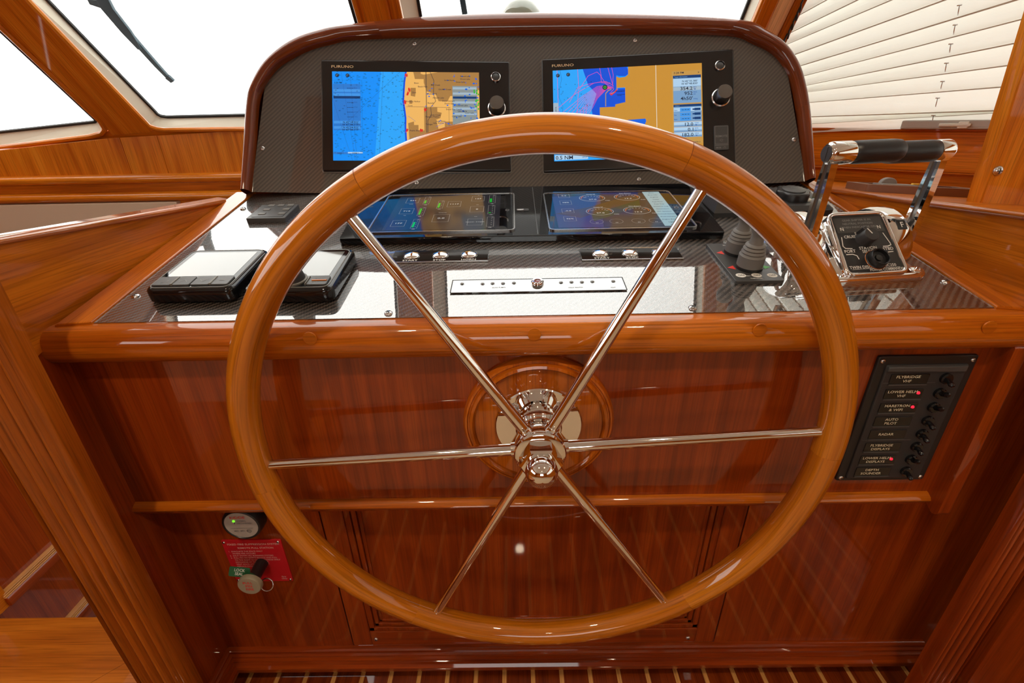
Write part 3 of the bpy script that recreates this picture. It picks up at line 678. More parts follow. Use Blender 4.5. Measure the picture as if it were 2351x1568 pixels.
# carbon skin as strips between left and right halves of the inner outline
q = MB(); xs_ = [PI_[0][0]+(PI_[-1][0]-PI_[0][0])*i/40 for i in range(41)]
def topy(x):
    best = -1
    for a, b_ in zip(SI, SI[1:]):
        lo, hi = min(a.x, b_.x), max(a.x, b_.x)
        if lo-1e-9 <= x <= hi+1e-9 and hi > lo: best = max(best, a.y+(b_.y-a.y)*(x-a.x)/(b_.x-a.x))
    return best
vs = []; fs = []
for i, x in enumerate(xs_):
    t = topy(min(max(x, PI_[0][0]+.0005), PI_[-1][0]-.0005)); vs += [(x, -.012, bow(x)), (x, max(t, -.01)+.004, bow(x))]
for i in range(40): fs.append((2*i, 2*i+2, 2*i+3, 2*i+1))
q.add(vs, fs, [[(vs[i][0], vs[i][1]) for i in f] for f in fs]); q.build('face_panel', 'carbon_face', pod)
# rim
cs = [(-.02, -.002), (0, .004), (.06, .011), (.18, .016), (.38, .0185), (.6, .017), (.78, .012), (.92, .004), (1.0, -.006), (1.02, -.02), (1.02, -.14)]
def rimseg(i0, i1):
    q = MB(); n = len(cs); vs = []; L = 0; Ls = []; prev = None
    for i in range(i0, i1+1):
        a, b_ = SI[i], SO[i]; mid = (a+b_)/2
        if prev: L += (mid-prev).length
        prev = mid; Ls.append(L)
        for t, h in cs:
            p = a+(b_-a)*t; vs.append((p.x, p.y, bow(p.x)+h))
    fs = []; uvs = []
    for i in range(i1-i0):
        for k in range(n-1):
            fs.append((i*n+k, i*n+k+1, (i+1)*n+k+1, (i+1)*n+k)); w0, w1 = cs[k][0]*.05+cs[k][1], cs[k+1][0]*.05+cs[k+1][1]
            uvs.append([(Ls[i], w0), (Ls[i], w1), (Ls[i+1], w1), (Ls[i+1], w0)])
    q.add(vs, fs, uvs); q.build('rim', 'pod_wood', pod, angle=60)
NS = len(SI)-1
for a, b_ in ((0, 12), (12, 42), (42, 60), (60, 85), (85, NS)): rimseg(a, b_)
# back shell
q = MB(); vs = []
for p in SO: vs += [(p.x, p.y, bow(p.x)-.13)]
q.poly(vs); q.build('back_shell', 'pod_wood', pod, smooth=False)
q = MB('x'); q.box(-.55, .60, -.03, -.012, -.14, .03); 
for (u, v) in ((952, 101), (1458, 93), (603, 341), (1823, 321), (957, 420), (1467, 412)):
    x, y = hF(u, v); screw(pod, at(x, y, bow(x), ry=math.atan(2*.036*(x-XC)/.56**2)*-1), 1.1)
# ------------------------------------------------------------------ chartplotters
def rnd(a, b): return random.uniform(a, b)
def plotter(corn, scr, label, chart):
    pts = [hF(*p, .010) for p in corn]; cx = sum(p[0] for p in pts)/4; cy = sum(p[1] for p in pts)/4
    W = ((pts[1][0]-pts[0][0])+(pts[2][0]-pts[3][0]))/2; H = ((pts[0][1]-pts[3][1])+(pts[1][1]-pts[2][1]))/2
    ang = math.atan(2*.036*(cx-XC)/.56**2)
    t = thing('chartplotter', label, 'chartplotter', FM @ at(cx, cy, bow(cx)-.004, ry=-ang), 'chartplotters on the pod')
    W /= cos(ang); w, h = W/2, H/2
    q = MB(); q.rrect(-w, w, -h, h, -.02, .014, .004, .003); q.build('bezel', 'bezel_black', t)
    q = MB(); q.ring(rr(-w-.0012, w+.0012, -h-.0012, h+.0012, .004), rr(-w+.001, w-.001, -h+.001, h-.001, .004), .0, .0095); q.build('bezel_edge', 'dark_steel', t)
    z = .0142; x0, x1, y0, y1 = -w+.0225, -w+.0225+.302/.389*W, -h+.0215, -h+.0215+.182/.228*H
    q = MB(); q.rect(x0, x1, y0, y1, z); scn = q.build('screen', 'sc_water', t, smooth=False)
    q = MB(); q.text('FURUNO', x0-.002, y1+.0075, .0052, z, 'L', 1.5); q.build('logo', 'logo_gold', t, smooth=False)
    # right side controls
    xk = w-.029
    q = MB(); q.lathe([(.010, .014), (.010, .017), (.0085, .018), (.0085, .016)], 24, xk, h-.034, cap=False); q.build('button_ring', 'steel', t)
    q = MB(); q.lathe([(0, .0175), (.0065, .0172), (.008, .0162), (.008, .014)], 24, xk, h-.034); q.build('power_button', 'grey_plastic', t)
    q = MB(); q.lathe([(.0185, .014), (.0185, .0155), (.0165, .017), (.0160, .0150)], 32, xk+.001, h-.098, cap=False); q.build('knob_ring', 'steel', t)
    q = MB(); q.lathe([(.0148, .014), (.0148, .036), (.0136, .0385), (0, .0388)], 36, xk+.001, h-.098); q.build('rotary_knob', 'dark_steel', t)
    cdo = MB(); cdo.rrect(xk-.0145, xk+.0145, -h+.030, -h+.080, .013, .0165, .003, .001); cd = cdo.build('card_door', 'grey_plastic', t)
    q = MB(); q.frame(xk-.0125, xk+.0125, -h+.0425, -h+.078, .0006, .0167); q.text('REMOTE', xk, -h+.056, .0042, .0167, 'C', 1.0); q.arc(xk, -h+.050, .003, .002, .3, 5.6, .0006, .0167); q.line([(xk-.013, -h+.040), (xk+.013, -h+.040)], .0008, .0167); q.text('MOB', xk-.006, -h+.0335, .003, .0167); q.arc(xk+.006, -h+.035, .0018, .0018, -.9, 4, .0005, .0167); q.build('door_print', 'grey_print', cd, smooth=False)
    chart(scn, x0, x1, y0, y1, z)
    return t
class Draw:
    def __init__(s, parent): s.d = {}; s.p = parent
    def __getitem__(s, m):
        if m not in s.d: s.d[m] = MB()
        return s.d[m]
    def flush(s, name):
        for m, q in s.d.items(): q.build(name, m, s.p, smooth=False, kind='stuff')
def chart1(scn, x0, x1, y0, y1, z):
    d = Draw(scn); w, h = x1-x0, y1-y0; X = lambda a: x0+a*w; Y = lambda b: y1-b*h
    def P(m, pts, l=1): d[m].poly([(X(a), Y(b), z+.00012*l) for a, b in pts][::-1])
    # a lighter band of shallow water, coast strip, land, towns
    P('sc_water2', [(.33, .0), (.5, 0), (.49, .3), (.5, .6), (.51, 1), (.28, 1)])
    coast = [(.505, 0), (.494, .12), (.488, .25), (.485, .33), (.492, .42), (.499, .52), (.497, .62), (.500, .75), (.508, .9), (.512, 1)]
    P('sc_deep', [(a-.012, b) for a, b in coast]+[(a+.008, b) for a, b in coast][::-1], 2)
    P('sc_land', coast+[(1, 1), (1, 0)], 3)
    for r_ in ([(.55, .0), (.6, 0), (.6, .02), (.62, .03), (.62, .08), (.56, .08)], [(.62, .03), (.72, 0), (1, 0), (1, .20), (.93, .20), (.93, .26), (.80, .27), (.78, .33), (.72, .33), (.70, .25), (.64, .22), (.62, .12)],
              [(.53, .18), (.565, .18), (.565, .22), (.56, .28), (.53, .27)], [(.62, .40), (.71, .40), (.71, .45), (.74, .46), (.73, .52), (.70, .54), (.72, .66), (.68, .74), (.62, .74)], [(.51, .58), (.55, .56), (.55, .60), (.58, .60), (.58, .66), (.66, .66), (.64, .76), (.58, .80), (.52, .84)], [(.52, .32), (.54, .32), (.54, .36), (.52, .36)],
              [(.76, .56), (.86, .56), (.86, .66), (.80, .70), (.76, .66)]):
        P('sc_town', r_, 4)
    P('sc_grey', [(.815, .155), (.985, .155), (.985, .60), (.815, .60)], 5)
    for b in (.17, .23, .33, .40, .46): P('sc_lgrey', [(.818, b), (.98, b), (.98, b+.025), (.818, b+.025)], 6)
    P('sc_bar', [(.818, .275), (.982, .275), (.982, .30), (.818, .30)], 6)
    def ln(m, pts, wd=.0005, l=7): d[m].line([(X(a), Y(b)) for a, b in pts], wd, z+.00012*l)
    for xx in (.635, .638): ln('sc_ink', [(xx, 0), (xx, .75)], .0006)
    ln('sc_ink', [(.665, 0), (.69, .10), (.685, .25), (.70, .33), (.665, .40), (.67, .48), (.645, .55), (.645, .7)], .0008)
    ln('sc_ink', [(.5, .395), (.8, .40)], .0005); ln('sc_ink', [(.79, .4), (.79, .62)], .0005); ln('sc_line', [(.51, .50), (.53, .52), (.56, .56)]); ln('sc_blue', [(.70, .62), (.76, .57), (.81, .60)])
    # dashed bearing lines over the water
    def dash(a, b, n, m='sc_line'):
        for k in range(n):
            t0, t1 = k/n, (k+.6)/n; ln(m, [(a[0]+(b[0]-a[0])*t0, a[1]+(b[1]-a[1])*t0), (a[0]+(b[0]-a[0])*t1, a[1]+(b[1]-a[1])*t1)], .0006, 3)
    dash((.0, .72), (.46, .0), 60); dash((.345, 0), (.31, 1), 60); dash((.12, 0), (.16, 1), 50); dash((.0, .30), (.13, 1), 44); dash((.06, 0), (.15, 1), 50)
    ln('sc_line', [(.20, .1), (.20, .9)], .0004); ln('sc_line', [(0, .10), (.20, .10)], .0003)
    # information box
    P('sc_box', [(.005, .14), (.19, .14), (.19, .66), (.005, .66)], 2)
    for b in (.20, .245, .555, .615): P('sc_box2', [(.008, b), (.188, b), (.188, b+.03), (.008, b+.03)], 3)
    P('sc_bar', [(.008, .278), (.188, .278), (.188, .305), (.008, .305)], 4)
    P('sc_box', [(.0, .905), (.20, .905), (.20, .93), (0, .93)], 3); P('sc_pale', [(.10, .905), (.20, .905), (.20, .92), (.10, .92)], 4)
    tx = lambda m, s, a, b, hh, al='L', l=8, sx_=1.0: d[m].text(s, X(a), Y(b), hh, z+.00012*l, al, sx_)
    tx('sc_ink', '3:28 PM', .012, .137, .0034); tx('sc_ink', 'x', .18, .137, .003)
    for b, u_ in ((.192, 'BRG'), (.353, 'SOG'), (.408, 'STW'), (.462, 'DTW'), (.515, 'TTG')):
        for k in range(4): d['sc_ink'].rect(X(.10+.011*k), X(.108+.011*k), Y(b), Y(b)+.0009, z+.0009)
        tx('sc_line', u_, .145, b+.002, .0024)
    for b in (.582, .640):
        tx('sc_ink', "N 42°34.922'", .175, b, .0036, 'R', 8, 1.15); tx('sc_ink', "W 87°48.719'", .175, b+.026, .0036, 'R', 8, 1.15)
    tx('sc_ink', 'DATA 1', .05, .926, .0026, 'C'); tx('sc_ink', 'DATA 2', .15, .924, .0026, 'C')
    # soundings
    for k in range(330):
        a, b = rnd(.01, .485), rnd(.01, .98)
        if a < .19 and .12 < b < .68 and k % 3: continue
        near = a > .33; s = str(random.randint(31, 160) if near else random.randint(140, 299)); tx('sc_ink', s, a, b, .0017, 'C', 5)
    # place names, lakes, harbours
    for s, a, b in (('Bison', .555, .135), ('Beach Park', .58, .175), ('Mill Creek', .67, .155), ('Old Mill Creek', .72, .205), ('Wadsworth', .64, .255), ('Round Lake', .87, .055), ('Druce Lake', .87, .085), ('Lindenhurst', .76, .10), ('Grass Lake', .84, .12), ('Zion', .54, .242), ('Antioch Lake', .68, .30), ('Dunn Corners', .745, .335), ('Winthrop Harbor', .49, .343), ('Russell', .645, .36), ('Dutch Gap', .76, .365), ('Cove', .51, .39), ('Dutch Gap Canal', .77, .43), ('Lake Marie', .85, .45), ('Loon Lake', .90, .47), ('Channel Lake', .84, .385), ('Pleasant Prairie', .63, .515), ('Lamb Creek', .66, .495), ('Camp Lake', .81, .51), ('Tichigan', .63, .60), ('Lake Andrea', .68, .585), ('Root River', .70, .565), ('Prairie Shores', .52, .672)):
        tx('sc_ink', s, a, b, .0030, 'L', 9)
    for a, b in ((.50, .04), (.52, .205), (.49, .345), (.51, .245), (.63, .435), (.5, .665), (.60, .665)):
        for k in range(2): d['sc_red'].ell(X(a+rnd(-.006, .006)), Y(b+rnd(-.01, .01)), .002, .003, z+.0011, 8)
        d['sc_red'].line([(X(a-.01), Y(b+.02)), (X(a+.012), Y(b-.015))], .0009, z+.0011)
    for k in range(60):
        a, b = (rnd(.82, .995), rnd(.02, .58)) if k % 4 else (rnd(.62, .8), rnd(.05, .6)); d['sc_blue'].ell(X(a), Y(b), rnd(.0006, .0028), rnd(.0006, .002), z+.0010, 7)
    for k in range(14): a, b = rnd(.965, .995), rnd(.2, .42); d['sc_green'].ell(X(a), Y(b), .0016, .0022, z+.0011, 7)
    for a, b in ((.035, .047), (.105, .047)):
        d['sc_ink'].ell(X(a), Y(b), .0038, .0038, z+.0012, 20); d['sc_lgrey'].arc(X(a), Y(b), .0017, .0015, .4, 4.6, .0005, z+.00135)
    d.flush('chart_print')
def chart2(scn, x0, x1, y0, y1, z):
    d = Draw(scn); w, h = x1-x0, y1-y0; X = lambda a: x0+a*w; Y = lambda b: y1-b*h
    def P(m, pts, l=1): d[m].poly([(X(a), Y(b), z+.00012*l) for a, b in pts])
    def ln(m, pts, wd=.0005, l=7): d[m].line([(X(a), Y(b)) for a, b in pts], wd, z+.00012*l)
    tx = lambda m, s, a, b, hh, al='L', l=8, sx_=1.0: d[m].text(s, X(a), Y(b), hh, z+.00012*l, al, sx_)
    P('sc_water2', [(0, 0), (.22, 0), (.26, .2), (.30, .24), (.28, .45), (.30, .52), (0, .8)])
    P('sc_deep', [(.205, 0), (.50, 0), (.51, .03), (.51, .08), (.49, .10), (.45, .095), (.43, .085), (.43, .23), (.488, .235), (.488, .385), (.45, .40), (.42, .405), (.42, .44), (.315, .43), (.315, .56), (.27, .55), (.26, .45), (.295, .28), (.24, .18)], 2)
    P('sc_land2', [(.43, .10), (.45, .115), (.49, .11), (.51, .085), (.51, .0), (1, 0), (1, 1), (.34, 1), (.315, .56), (.315, .43), (.42, .43), (.42, .405), (.488, .385), (.488, .225), (.43, .225)], 3)
    P('sc_blue', [(.44, .585), (.62, .575), (.625, .60), (.61, .66), (.45, .66)], 4)
    P('sc_water2', [(0, .8), (.10, .60), (.30, .62), (.34, 1), (0, 1)], 4); P('sc_deep', [(.34, .95), (.6, .95), (.6, 1), (.34, 1)], 5)
    ln('sc_tan', [(.355, .42), (.357, .28), (.375, .25), (.395, .24)], .0016, 5); ln('sc_tan', [(.395, .285), (.42, .265), (.435, .23)], .0014, 5)
    ln('sc_white', [(.695, 0), (.695, 1)], .0009, 5)
    for s in range(12):
        b0 = .30+.025*s; e = (.02+.03*(s % 7), .52+.018*s)
        ln('sc_pink', [(.405, .225), (.36, .195+.004*s), (.30, .20+.012*s), (.20+.006*s, .30+.012*s), e], .0007, 6)
    for s in (((.03, 0), (.035, .45), (.13, .56)), ((.17, 0), (.175, .2), (.16, .5)), ((.32, 0), (.33, .10), (.36, .18), (.40, .21)), ((.375, 0), (.39, .1), (.405, .19)), ((.40, 0), (.41, .08), (.405, .19)), ((.18, .22), (.24, .08), (.30, .04), (.325, .08), (.33, .16), (.38, .18)), ((.03, .42), (.15, .27), (.28, .16), (.36, .15), (.41, .20)), ((.11, .36), (.17, .2), (.24, .17), (.33, .15), (.39, .17)), ((.405, .2), (.41, .24), (.385, .285), (.40, .29), (.44, .24))):
        ln('sc_pink', s, .0008, 6)
    ln('sc_red', [(.385, .285), (.395, .30), (.42, .27), (.43, .25)], .0022, 6)
    ln('sc_line', [(.05, 0), (.06, .1), (.045, .2), (.04, .3), (.065, .4), (.06, .52)], .0005, 5)
    for k in range(46): tx('sc_ink', str(random.randint(11, 31)), rnd(.01, .29), rnd(.12, .58), .0019, 'C', 6)
    d['sc_ink'].ell(X(.352), Y(.215), .0052, .0052, z+.0011, 18); d['sc_green'].ell(X(.352), Y(.215), .0032, .0032, z+.0012, 14); d['sc_ink'].ell(X(.352), Y(.215), .0014, .0014, z+.0013, 10)
    for a, b in ((.035, .06), (.105, .055)):
        d['sc_ink'].ell(X(a), Y(b), .0038, .0038, z+.0012, 20); d['sc_lgrey'].arc(X(a), Y(b), .0017, .0015, .4, 4.6, .0005, z+.00135)
    tx('sc_ink', 'North Marina', .425, .27, .0022); tx('sc_ink', 'Harbor', .435, .315, .0022); ln('sc_ink', [(.428, .265), (.485, .262)], .0007); ln('sc_ink', [(.43, .30), (.485, .30)], .0007)
    d['sc_lgrey'].rect(X(0), X(.035), Y(.48), Y(.36), z+.001); d['sc_ink'].text('DATA', X(.022), Y(.465), .003, z+.0012, 'L', 1, pi/2)
    # data column
    P('sc_tan', [(.80, .075), (.995, .075), (.995, .87), (.80, .87)], 4)
    P('sc_steel', [(.808, .125), (.992, .125), (.992, .425), (.808, .425)], 5); P('sc_bar', [(.808, .125), (.992, .125), (.992, .155), (.808, .155)], 6)
    P('sc_pale', [(.808, .16), (.992, .16), (.992, .245), (.808, .245)], 6); P('sc_lgrey', [(.808, .25), (.992, .25), (.992, .29), (.808, .29)], 6)
    tx('sc_ink', '3:28 PM', .812, .107, .0040, 'L', 8, 1.1); tx('sc_ink', 'x', .972, .107, .004)
    tx('sc_ink', "N 42°35.385'", .97, .20, .0037, 'R', 8, 1.1); tx('sc_ink', "W 87°48.830'", .97, .228, .0037, 'R', 8, 1.1)
    tx('sc_steel', 'Target information', .815, .148, .0024)
    for s, b, u1, u2 in (('354.2', .287, 'BRG', '°M'), ('952', .340, 'RNG', 'yd'), ("4h50'", .395, '', 'TTG')):
        tx('sc_ink', s, .935, b, .0068, 'R', 8, 1.15); tx('sc_line', u1, .94, b-.022, .0024); tx('sc_line', u2, .94, b, .003)
    P('sc_steel', [(.808, .44), (.992, .44), (.992, .625), (.808, .625)], 5); P('sc_bar', [(.808, .44), (.992, .44), (.992, .465), (.808, .465)], 6); tx('sc_steel', 'X-Band', .815, .46, .0022); P('sc_pale', [(.808, .475), (.992, .475), (.992, .515), (.808, .515)], 6)
    for s, b in (('Gain', .50), ('Sea', .55), ('Rain', .597)):
        tx('sc_line', s, .81, b+.01, .0026); P('sc_box2', [(.85, b-.02), (.92, b-.02), (.92, b+.02), (.85, b+.02)], 7)
        for k in range(3): d['sc_ink'].rect(X(.862+.018*k), X(.874+.018*k), Y(b)-.0004, Y(b)+.0006, z+.0011)
        d['sc_bar'].rect(X(.945), X(.985), Y(b)-.002, Y(b)+.0028, z+.0011); d['sc_bar'].rect(X(.932), X(.95), Y(b)-.001, Y(b)+.0018, z+.0011)
    for s, b, u1, u2 in (('12.0', .675, 'COG', '°M'), ('0.1', .732, 'SOG', 'kn'), ('182.0', .788, 'HDG', '°M')):
        P('sc_steel', [(.808, b-.045), (.992, b-.045), (.992, b+.008), (.808, b+.008)], 6); P('sc_pale', [(.808, b-.045), (.992, b-.045), (.992, b-.012), (.808, b-.012)], 7)
        tx('sc_ink', s, .935, b, .0066, 'R', 9, 1.15); tx('sc_line', u1, .945, b-.022, .0024, 'L', 9); tx('sc_line', u2, .945, b, .0028, 'L', 9)
    tx('sc_ink', 'DATA 2', .93, .86, .003)
    P('sc_red', [(.01, .905), (.05, .905), (.05, .925), (.01, .925)], 6); P('sc_land', [(.05, .905), (.08, .905), (.08, .925), (.05, .925)], 6); P('sc_yel', [(.09, .905), (.14, .905), (.14, .925), (.09, .925)], 6); P('sc_green', [(.14, .905), (.16, .905), (.16, .925), (.14, .925)], 6)
    P('sc_pale', [(.005, .935), (.23, .935), (.23, .99), (.005, .99)], 6); tx('sc_ink', '0.5 NM', .01, .985, .0075, 'L', 9, 1.1); tx('sc_line', '500 yd', .19, .975, .0025, 'L', 9)
    d.flush('chart_print')
plotter([(735, 131), (1168, 140), (1174, 390), (735, 392)], None, 'black glass chartplotter on the left of the pod, blue lake and tan coast chart', chart1)
plotter([(1245, 129), (1685, 112), (1697, 380), (1248, 390)], None, 'black glass chartplotter on the right of the pod, harbour chart with pink tracks', chart2)
# ------------------------------------------------------------------ black glass tray with two tablets
gb = [hD(*p, .012) for p in ((778, 548), (1665, 532), (1600, 432), (838, 440))]
tr_ = thing('glass_tray', 'long black glass panel lying across the dash below the pod', 'panel', DM)
q = MB(); q.prism([(gb[0][0], gb[0][1]), (gb[1][0], gb[1][1]), (gb[2][0]-.01, .470), (gb[3][0], .470)], 0, .012, .0012, rc=.003); q.build('glass', 'glass_black', tr_)
a = hD(1200, 482, .012); q = MB(); q.rrect(a[0]-.011, a[0]+.011, a[1]-.005, a[1]+.005, .012, .0128, .002, .0003); q.build('slot', 'dark_print', tr_)
q = MB(); q.rrect(a[0]-.010, a[0]+.002, a[1]-.0035, a[1]+.001, .0128, .0142, .001, .0006); q.build('catch', 'steel', tr_)
for u in (1229, ):
    x, y = hD(u, 487, .012); q = MB(); q.rect(x-.0004, x+.0004, gb[0][1]+.004, .465, .0121); q.build('seam', 'dark_steel', tr_)
def tablet(px, label):
    P = [hD(*p, .0135) for p in px]; x0, x1 = (P[0][0]+P[3][0])/2, (P[1][0]+P[2][0])/2; y1, y0 = (P[0][1]+P[1][1])/2, (P[2][1]+P[3][1])/2
    t = thing('tablet', label, 'tablet', DM @ at(0, 0, .012), 'engine display tablets')
    q = MB(); q.ring(rr(x0, x1, y0, y1, .010), rr(x0+.0022, x1-.0022, y0+.0022, y1-.0022, .008), 0, .0026); q.build('rim', 'steel', t)
    q = MB(); q.prism(rr(x0+.0018, x1-.0018, y0+.0018, y1-.0018, .008), 0, .0016); q.build('glass', 'glass_black', t)
    return t, x0, x1, y0, y1
t1, x0, x1, y0, y1 = tablet([(889, 449), (1180, 443), (1184, 530), (845, 534)], 'black tablet in the left half of the glass tray, green bar gauges and numbers')
z = .0017; sx0, sx1, sy0, sy1 = x0+.024, x1-.026, y0+.008, y1-.008
q = MB(); q.rect(sx0, sx1, sy0, sy1, z); scn = q.build('screen', 'tab_dark', t1, smooth=False)
d = Draw(scn); X = lambda a: sx0+a*(sx1-sx0); Y = lambda b: sy1-b*(sy1-sy0)
def box_(a, b, w_, h_, s, ts=.0048):
    d['tab_line'].frame(X(a-w_/2), X(a+w_/2), Y(b+h_/2), Y(b-h_/2), .0006, z+.0003); d['tab_text'].text(s, X(a), Y(b)-ts/2, ts, z+.0004, 'C', 1.25)
def gauge(a, b, f, w_=.055, h_=.24):
    d['tab_line'].frame(X(a-w_/2), X(a+w_/2), Y(b+h_/2), Y(b-h_/2), .0005, z+.0003)
    d['tab_green'].rect(X(a-w_*.38), X(a-w_*.05), Y(b+h_*.38), Y(b+h_*.38-h_*.8*f), z+.0004)
    for k in range(4): d['tab_text'].rect(X(a+w_*.08), X(a+w_*.25), Y(b+h_*(.3-.2*k))-.0003, Y(b+h_*(.3-.2*k))+.0003, z+.0004)
    d['tab_text'].text('100', X(a+w_*.2), Y(b-h_*.44), .0018, z+.0004); d['tab_text'].text('RPM', X(a), Y(b+h_*.60), .0018, z+.0004)
d['tab_refl_blue'].poly([(X(.02), Y(.99), z+.0001), (X(.33), Y(.99), z+.0001), (X(.30), Y(.10), z+.0001), (X(.10), Y(.15), z+.0001)])  # blue reflection of the chartplotter screen painted onto the tablet glass
for a, b, s in ((.145, .15, '221'), (.135, .48, '719'), (.115, .82, '177')): box_(a, b, .12, .16, s)
for a, b, f in ((.285, .16, .5), (.275, .50, .95), (.265, .84, .7), (.43, .30, .75)): gauge(a, b, f)
box_(.56, .29, .125, .17, '1117'); box_(.475, .70, .145, .20, '0.0', .0056); box_(.78, .13, .12, .16, '127'); box_(.785, .46, .125, .17, '8'); box_(.785, .82, .13, .17, 'Neutral - 0 Liquid', .0024)
for b, f in ((.15, .55), (.48, .08), (.82, 0)): gauge(.92, b, f, .06, .26)
for a, b, s in ((.145, .27, 'Coolant'), (.135, .61, 'Volts'), (.78, .02, 'Oil'), (.475, .55, 'Fuel Flow Rate'), (.785, .33, 'Gear'), (.785, .68, 'Trans')): d['tab_text'].text(s, X(a), Y(b), .0016, z+.0004)
d.flush('display_print')
q = MB(); q.lathe([(.0036, 0), (.0036, .0022), (.0026, .0022), (.0026, 0)], 20, x1-.013, (y0+y1)/2, cap=False); q.build('home_button', 'steel', t1)
t2, x0, x1, y0, y1 = tablet([(1245, 443), (1533, 438), (1605, 522), (1262, 529)], 'black tablet in the right half of the glass tray, round gauges and pale menu')
sx0, sx1, sy0, sy1 = x0+.016, x1-.020, y0+.008, y1-.006
q = MB(); q.rect(sx0, sx1, sy0, sy1, z); scn = q.build('screen', 'tab_dark', t2, smooth=False); d = Draw(scn)
d['tab_refl_violet'].poly([(X(0), Y(1), z+.0001), (X(.36), Y(1), z+.0001), (X(.44), Y(.1), z+.0001), (X(.0), Y(.1), z+.0001)]); d['tab_refl_brown'].poly([(X(.0), Y(.62), z+.00015), (X(.3), Y(.45), z+.00015), (X(.78), Y(.05), z+.00015), (X(.78), Y(.25), z+.00015), (X(.2), Y(.75), z+.00015)])  # violet and brown chartplotter reflections painted onto the tablet glass
d['tab_refl_moss'].poly([(X(.30), Y(.85), z+.00013), (X(.75), Y(.45), z+.00013), (X(.78), Y(.2), z+.00013), (X(.3), Y(.45), z+.00013)])  # mossy part of the same painted reflection
for b, s in ((.06, '0.0'), (.28, '98%'), (.53, '-0.8'), (.75, '96%')): box_(.11, b+.02, .10, .12, s, .0042)
for a, b, s in ((.36, .17, '27.0'), (.68, .16, '13.3'), (.38, .58, '27.0'), (.70, .57, '13.3')):
    d['tab_text'].arc(X(a), Y(b), .0235, .017, 0, 2*pi, .0007, z+.0003, 30); d['tab_orange'].arc(X(a), Y(b), .020, .0135, -.2, .7, .0016, z+.0004, 8); d['tab_orange'].arc(X(a), Y(b), .020, .0135, 2.4, 3.3, .0016, z+.0004, 8)
    d['tab_text'].text(s, X(a), Y(b)-.010, .0048, z+.0004, 'C', 1.2); d['tab_text'].text('House 24' if s[0] == '2' else 'Start Battery', X(a), Y(b)+.019, .003, z+.0004); d['tab_text'].text('Volts', X(a)+.022, Y(b)-.016, .003, z+.0004, 'L')
    for k in range(7): g = pi*.1+k*pi*.8/6; d['tab_text'].line([(X(a)+.012*cos(g), Y(b)+.009*sin(g)), (X(a)+.016*cos(g), Y(b)+.0115*sin(g))], .0007, z+.0004)
for a in (.32, .48, .66, .80): d['tab_line'].arc(X(a), Y(.86), .011, .010, 0, 2*pi, .0005, z+.0003, 20); d['tab_text'].text('0.0', X(a), Y(.90), .0025, z+.0004)
d['tab_menu'].rect(X(.845), X(1.0), Y(1.0), Y(.0), z+.0003)
for k, s in enumerate(('Basic', 'Boat Info', 'Engines', 'Tanks', 'Fuel Flow', 'Fuel Trip', 'Distance Log', 'Generators', 'DC Systems', 'Electrical Systems', 'Environment', 'Engine Room', 'Lights', 'Video')): d['sc_ink'].text(s, X(.922), Y(.05+.072*k), .0034, z+.0005)
d.flush('display_print')
q = MB(); q.lathe([(.0040, 0), (.0040, .0022), (.0030, .0022), (.0030, 0)], 20, x1-.010, (y0+y1)/2, cap=False); q.build('home_button', 'steel', t2)
# ------------------------------------------------------------------ keypad at the left rear of the dash
kx0, kx1, ky0, ky1 = -.482, -.404, .320, .412
P4 = [hD(*p, .009) for p in ((564, 502), (653, 500), (686, 469), (602, 470))]
kx0, kx1 = (P4[0][0]+P4[3][0])/2, (P4[1][0]+P4[2][0])/2; ky0, ky1 = (P4[0][1]+P4[1][1])/2, (P4[2][1]+P4[3][1])/2
kp = thing('keypad', 'small square dark grey keypad at the left rear of the dash', 'keypad', DM)
q = MB(); q.rrect(kx0, kx1, ky0, ky1, 0, .009, .002, .0012); q.build('case', 'grey_plastic', kp)
q = MB(); q.rrect(kx0+.007, kx1-.006, ky0+.006, ky1-.007, .009, .0096, .0015, .0003); q.build('face', 'plate_grey', kp)
for r_, row in enumerate(((0, 2), (0, 2), (0, 1, 2))):
    for c in row:
        x = kx0+.021+c*.018; y = ky0+.020+r_*.021; q = MB(); q.rrect(x-.006, x+.006, y-.004, y+.004, .0096, .0106, .001, .0005); q.build('key', 'key_grey', kp)
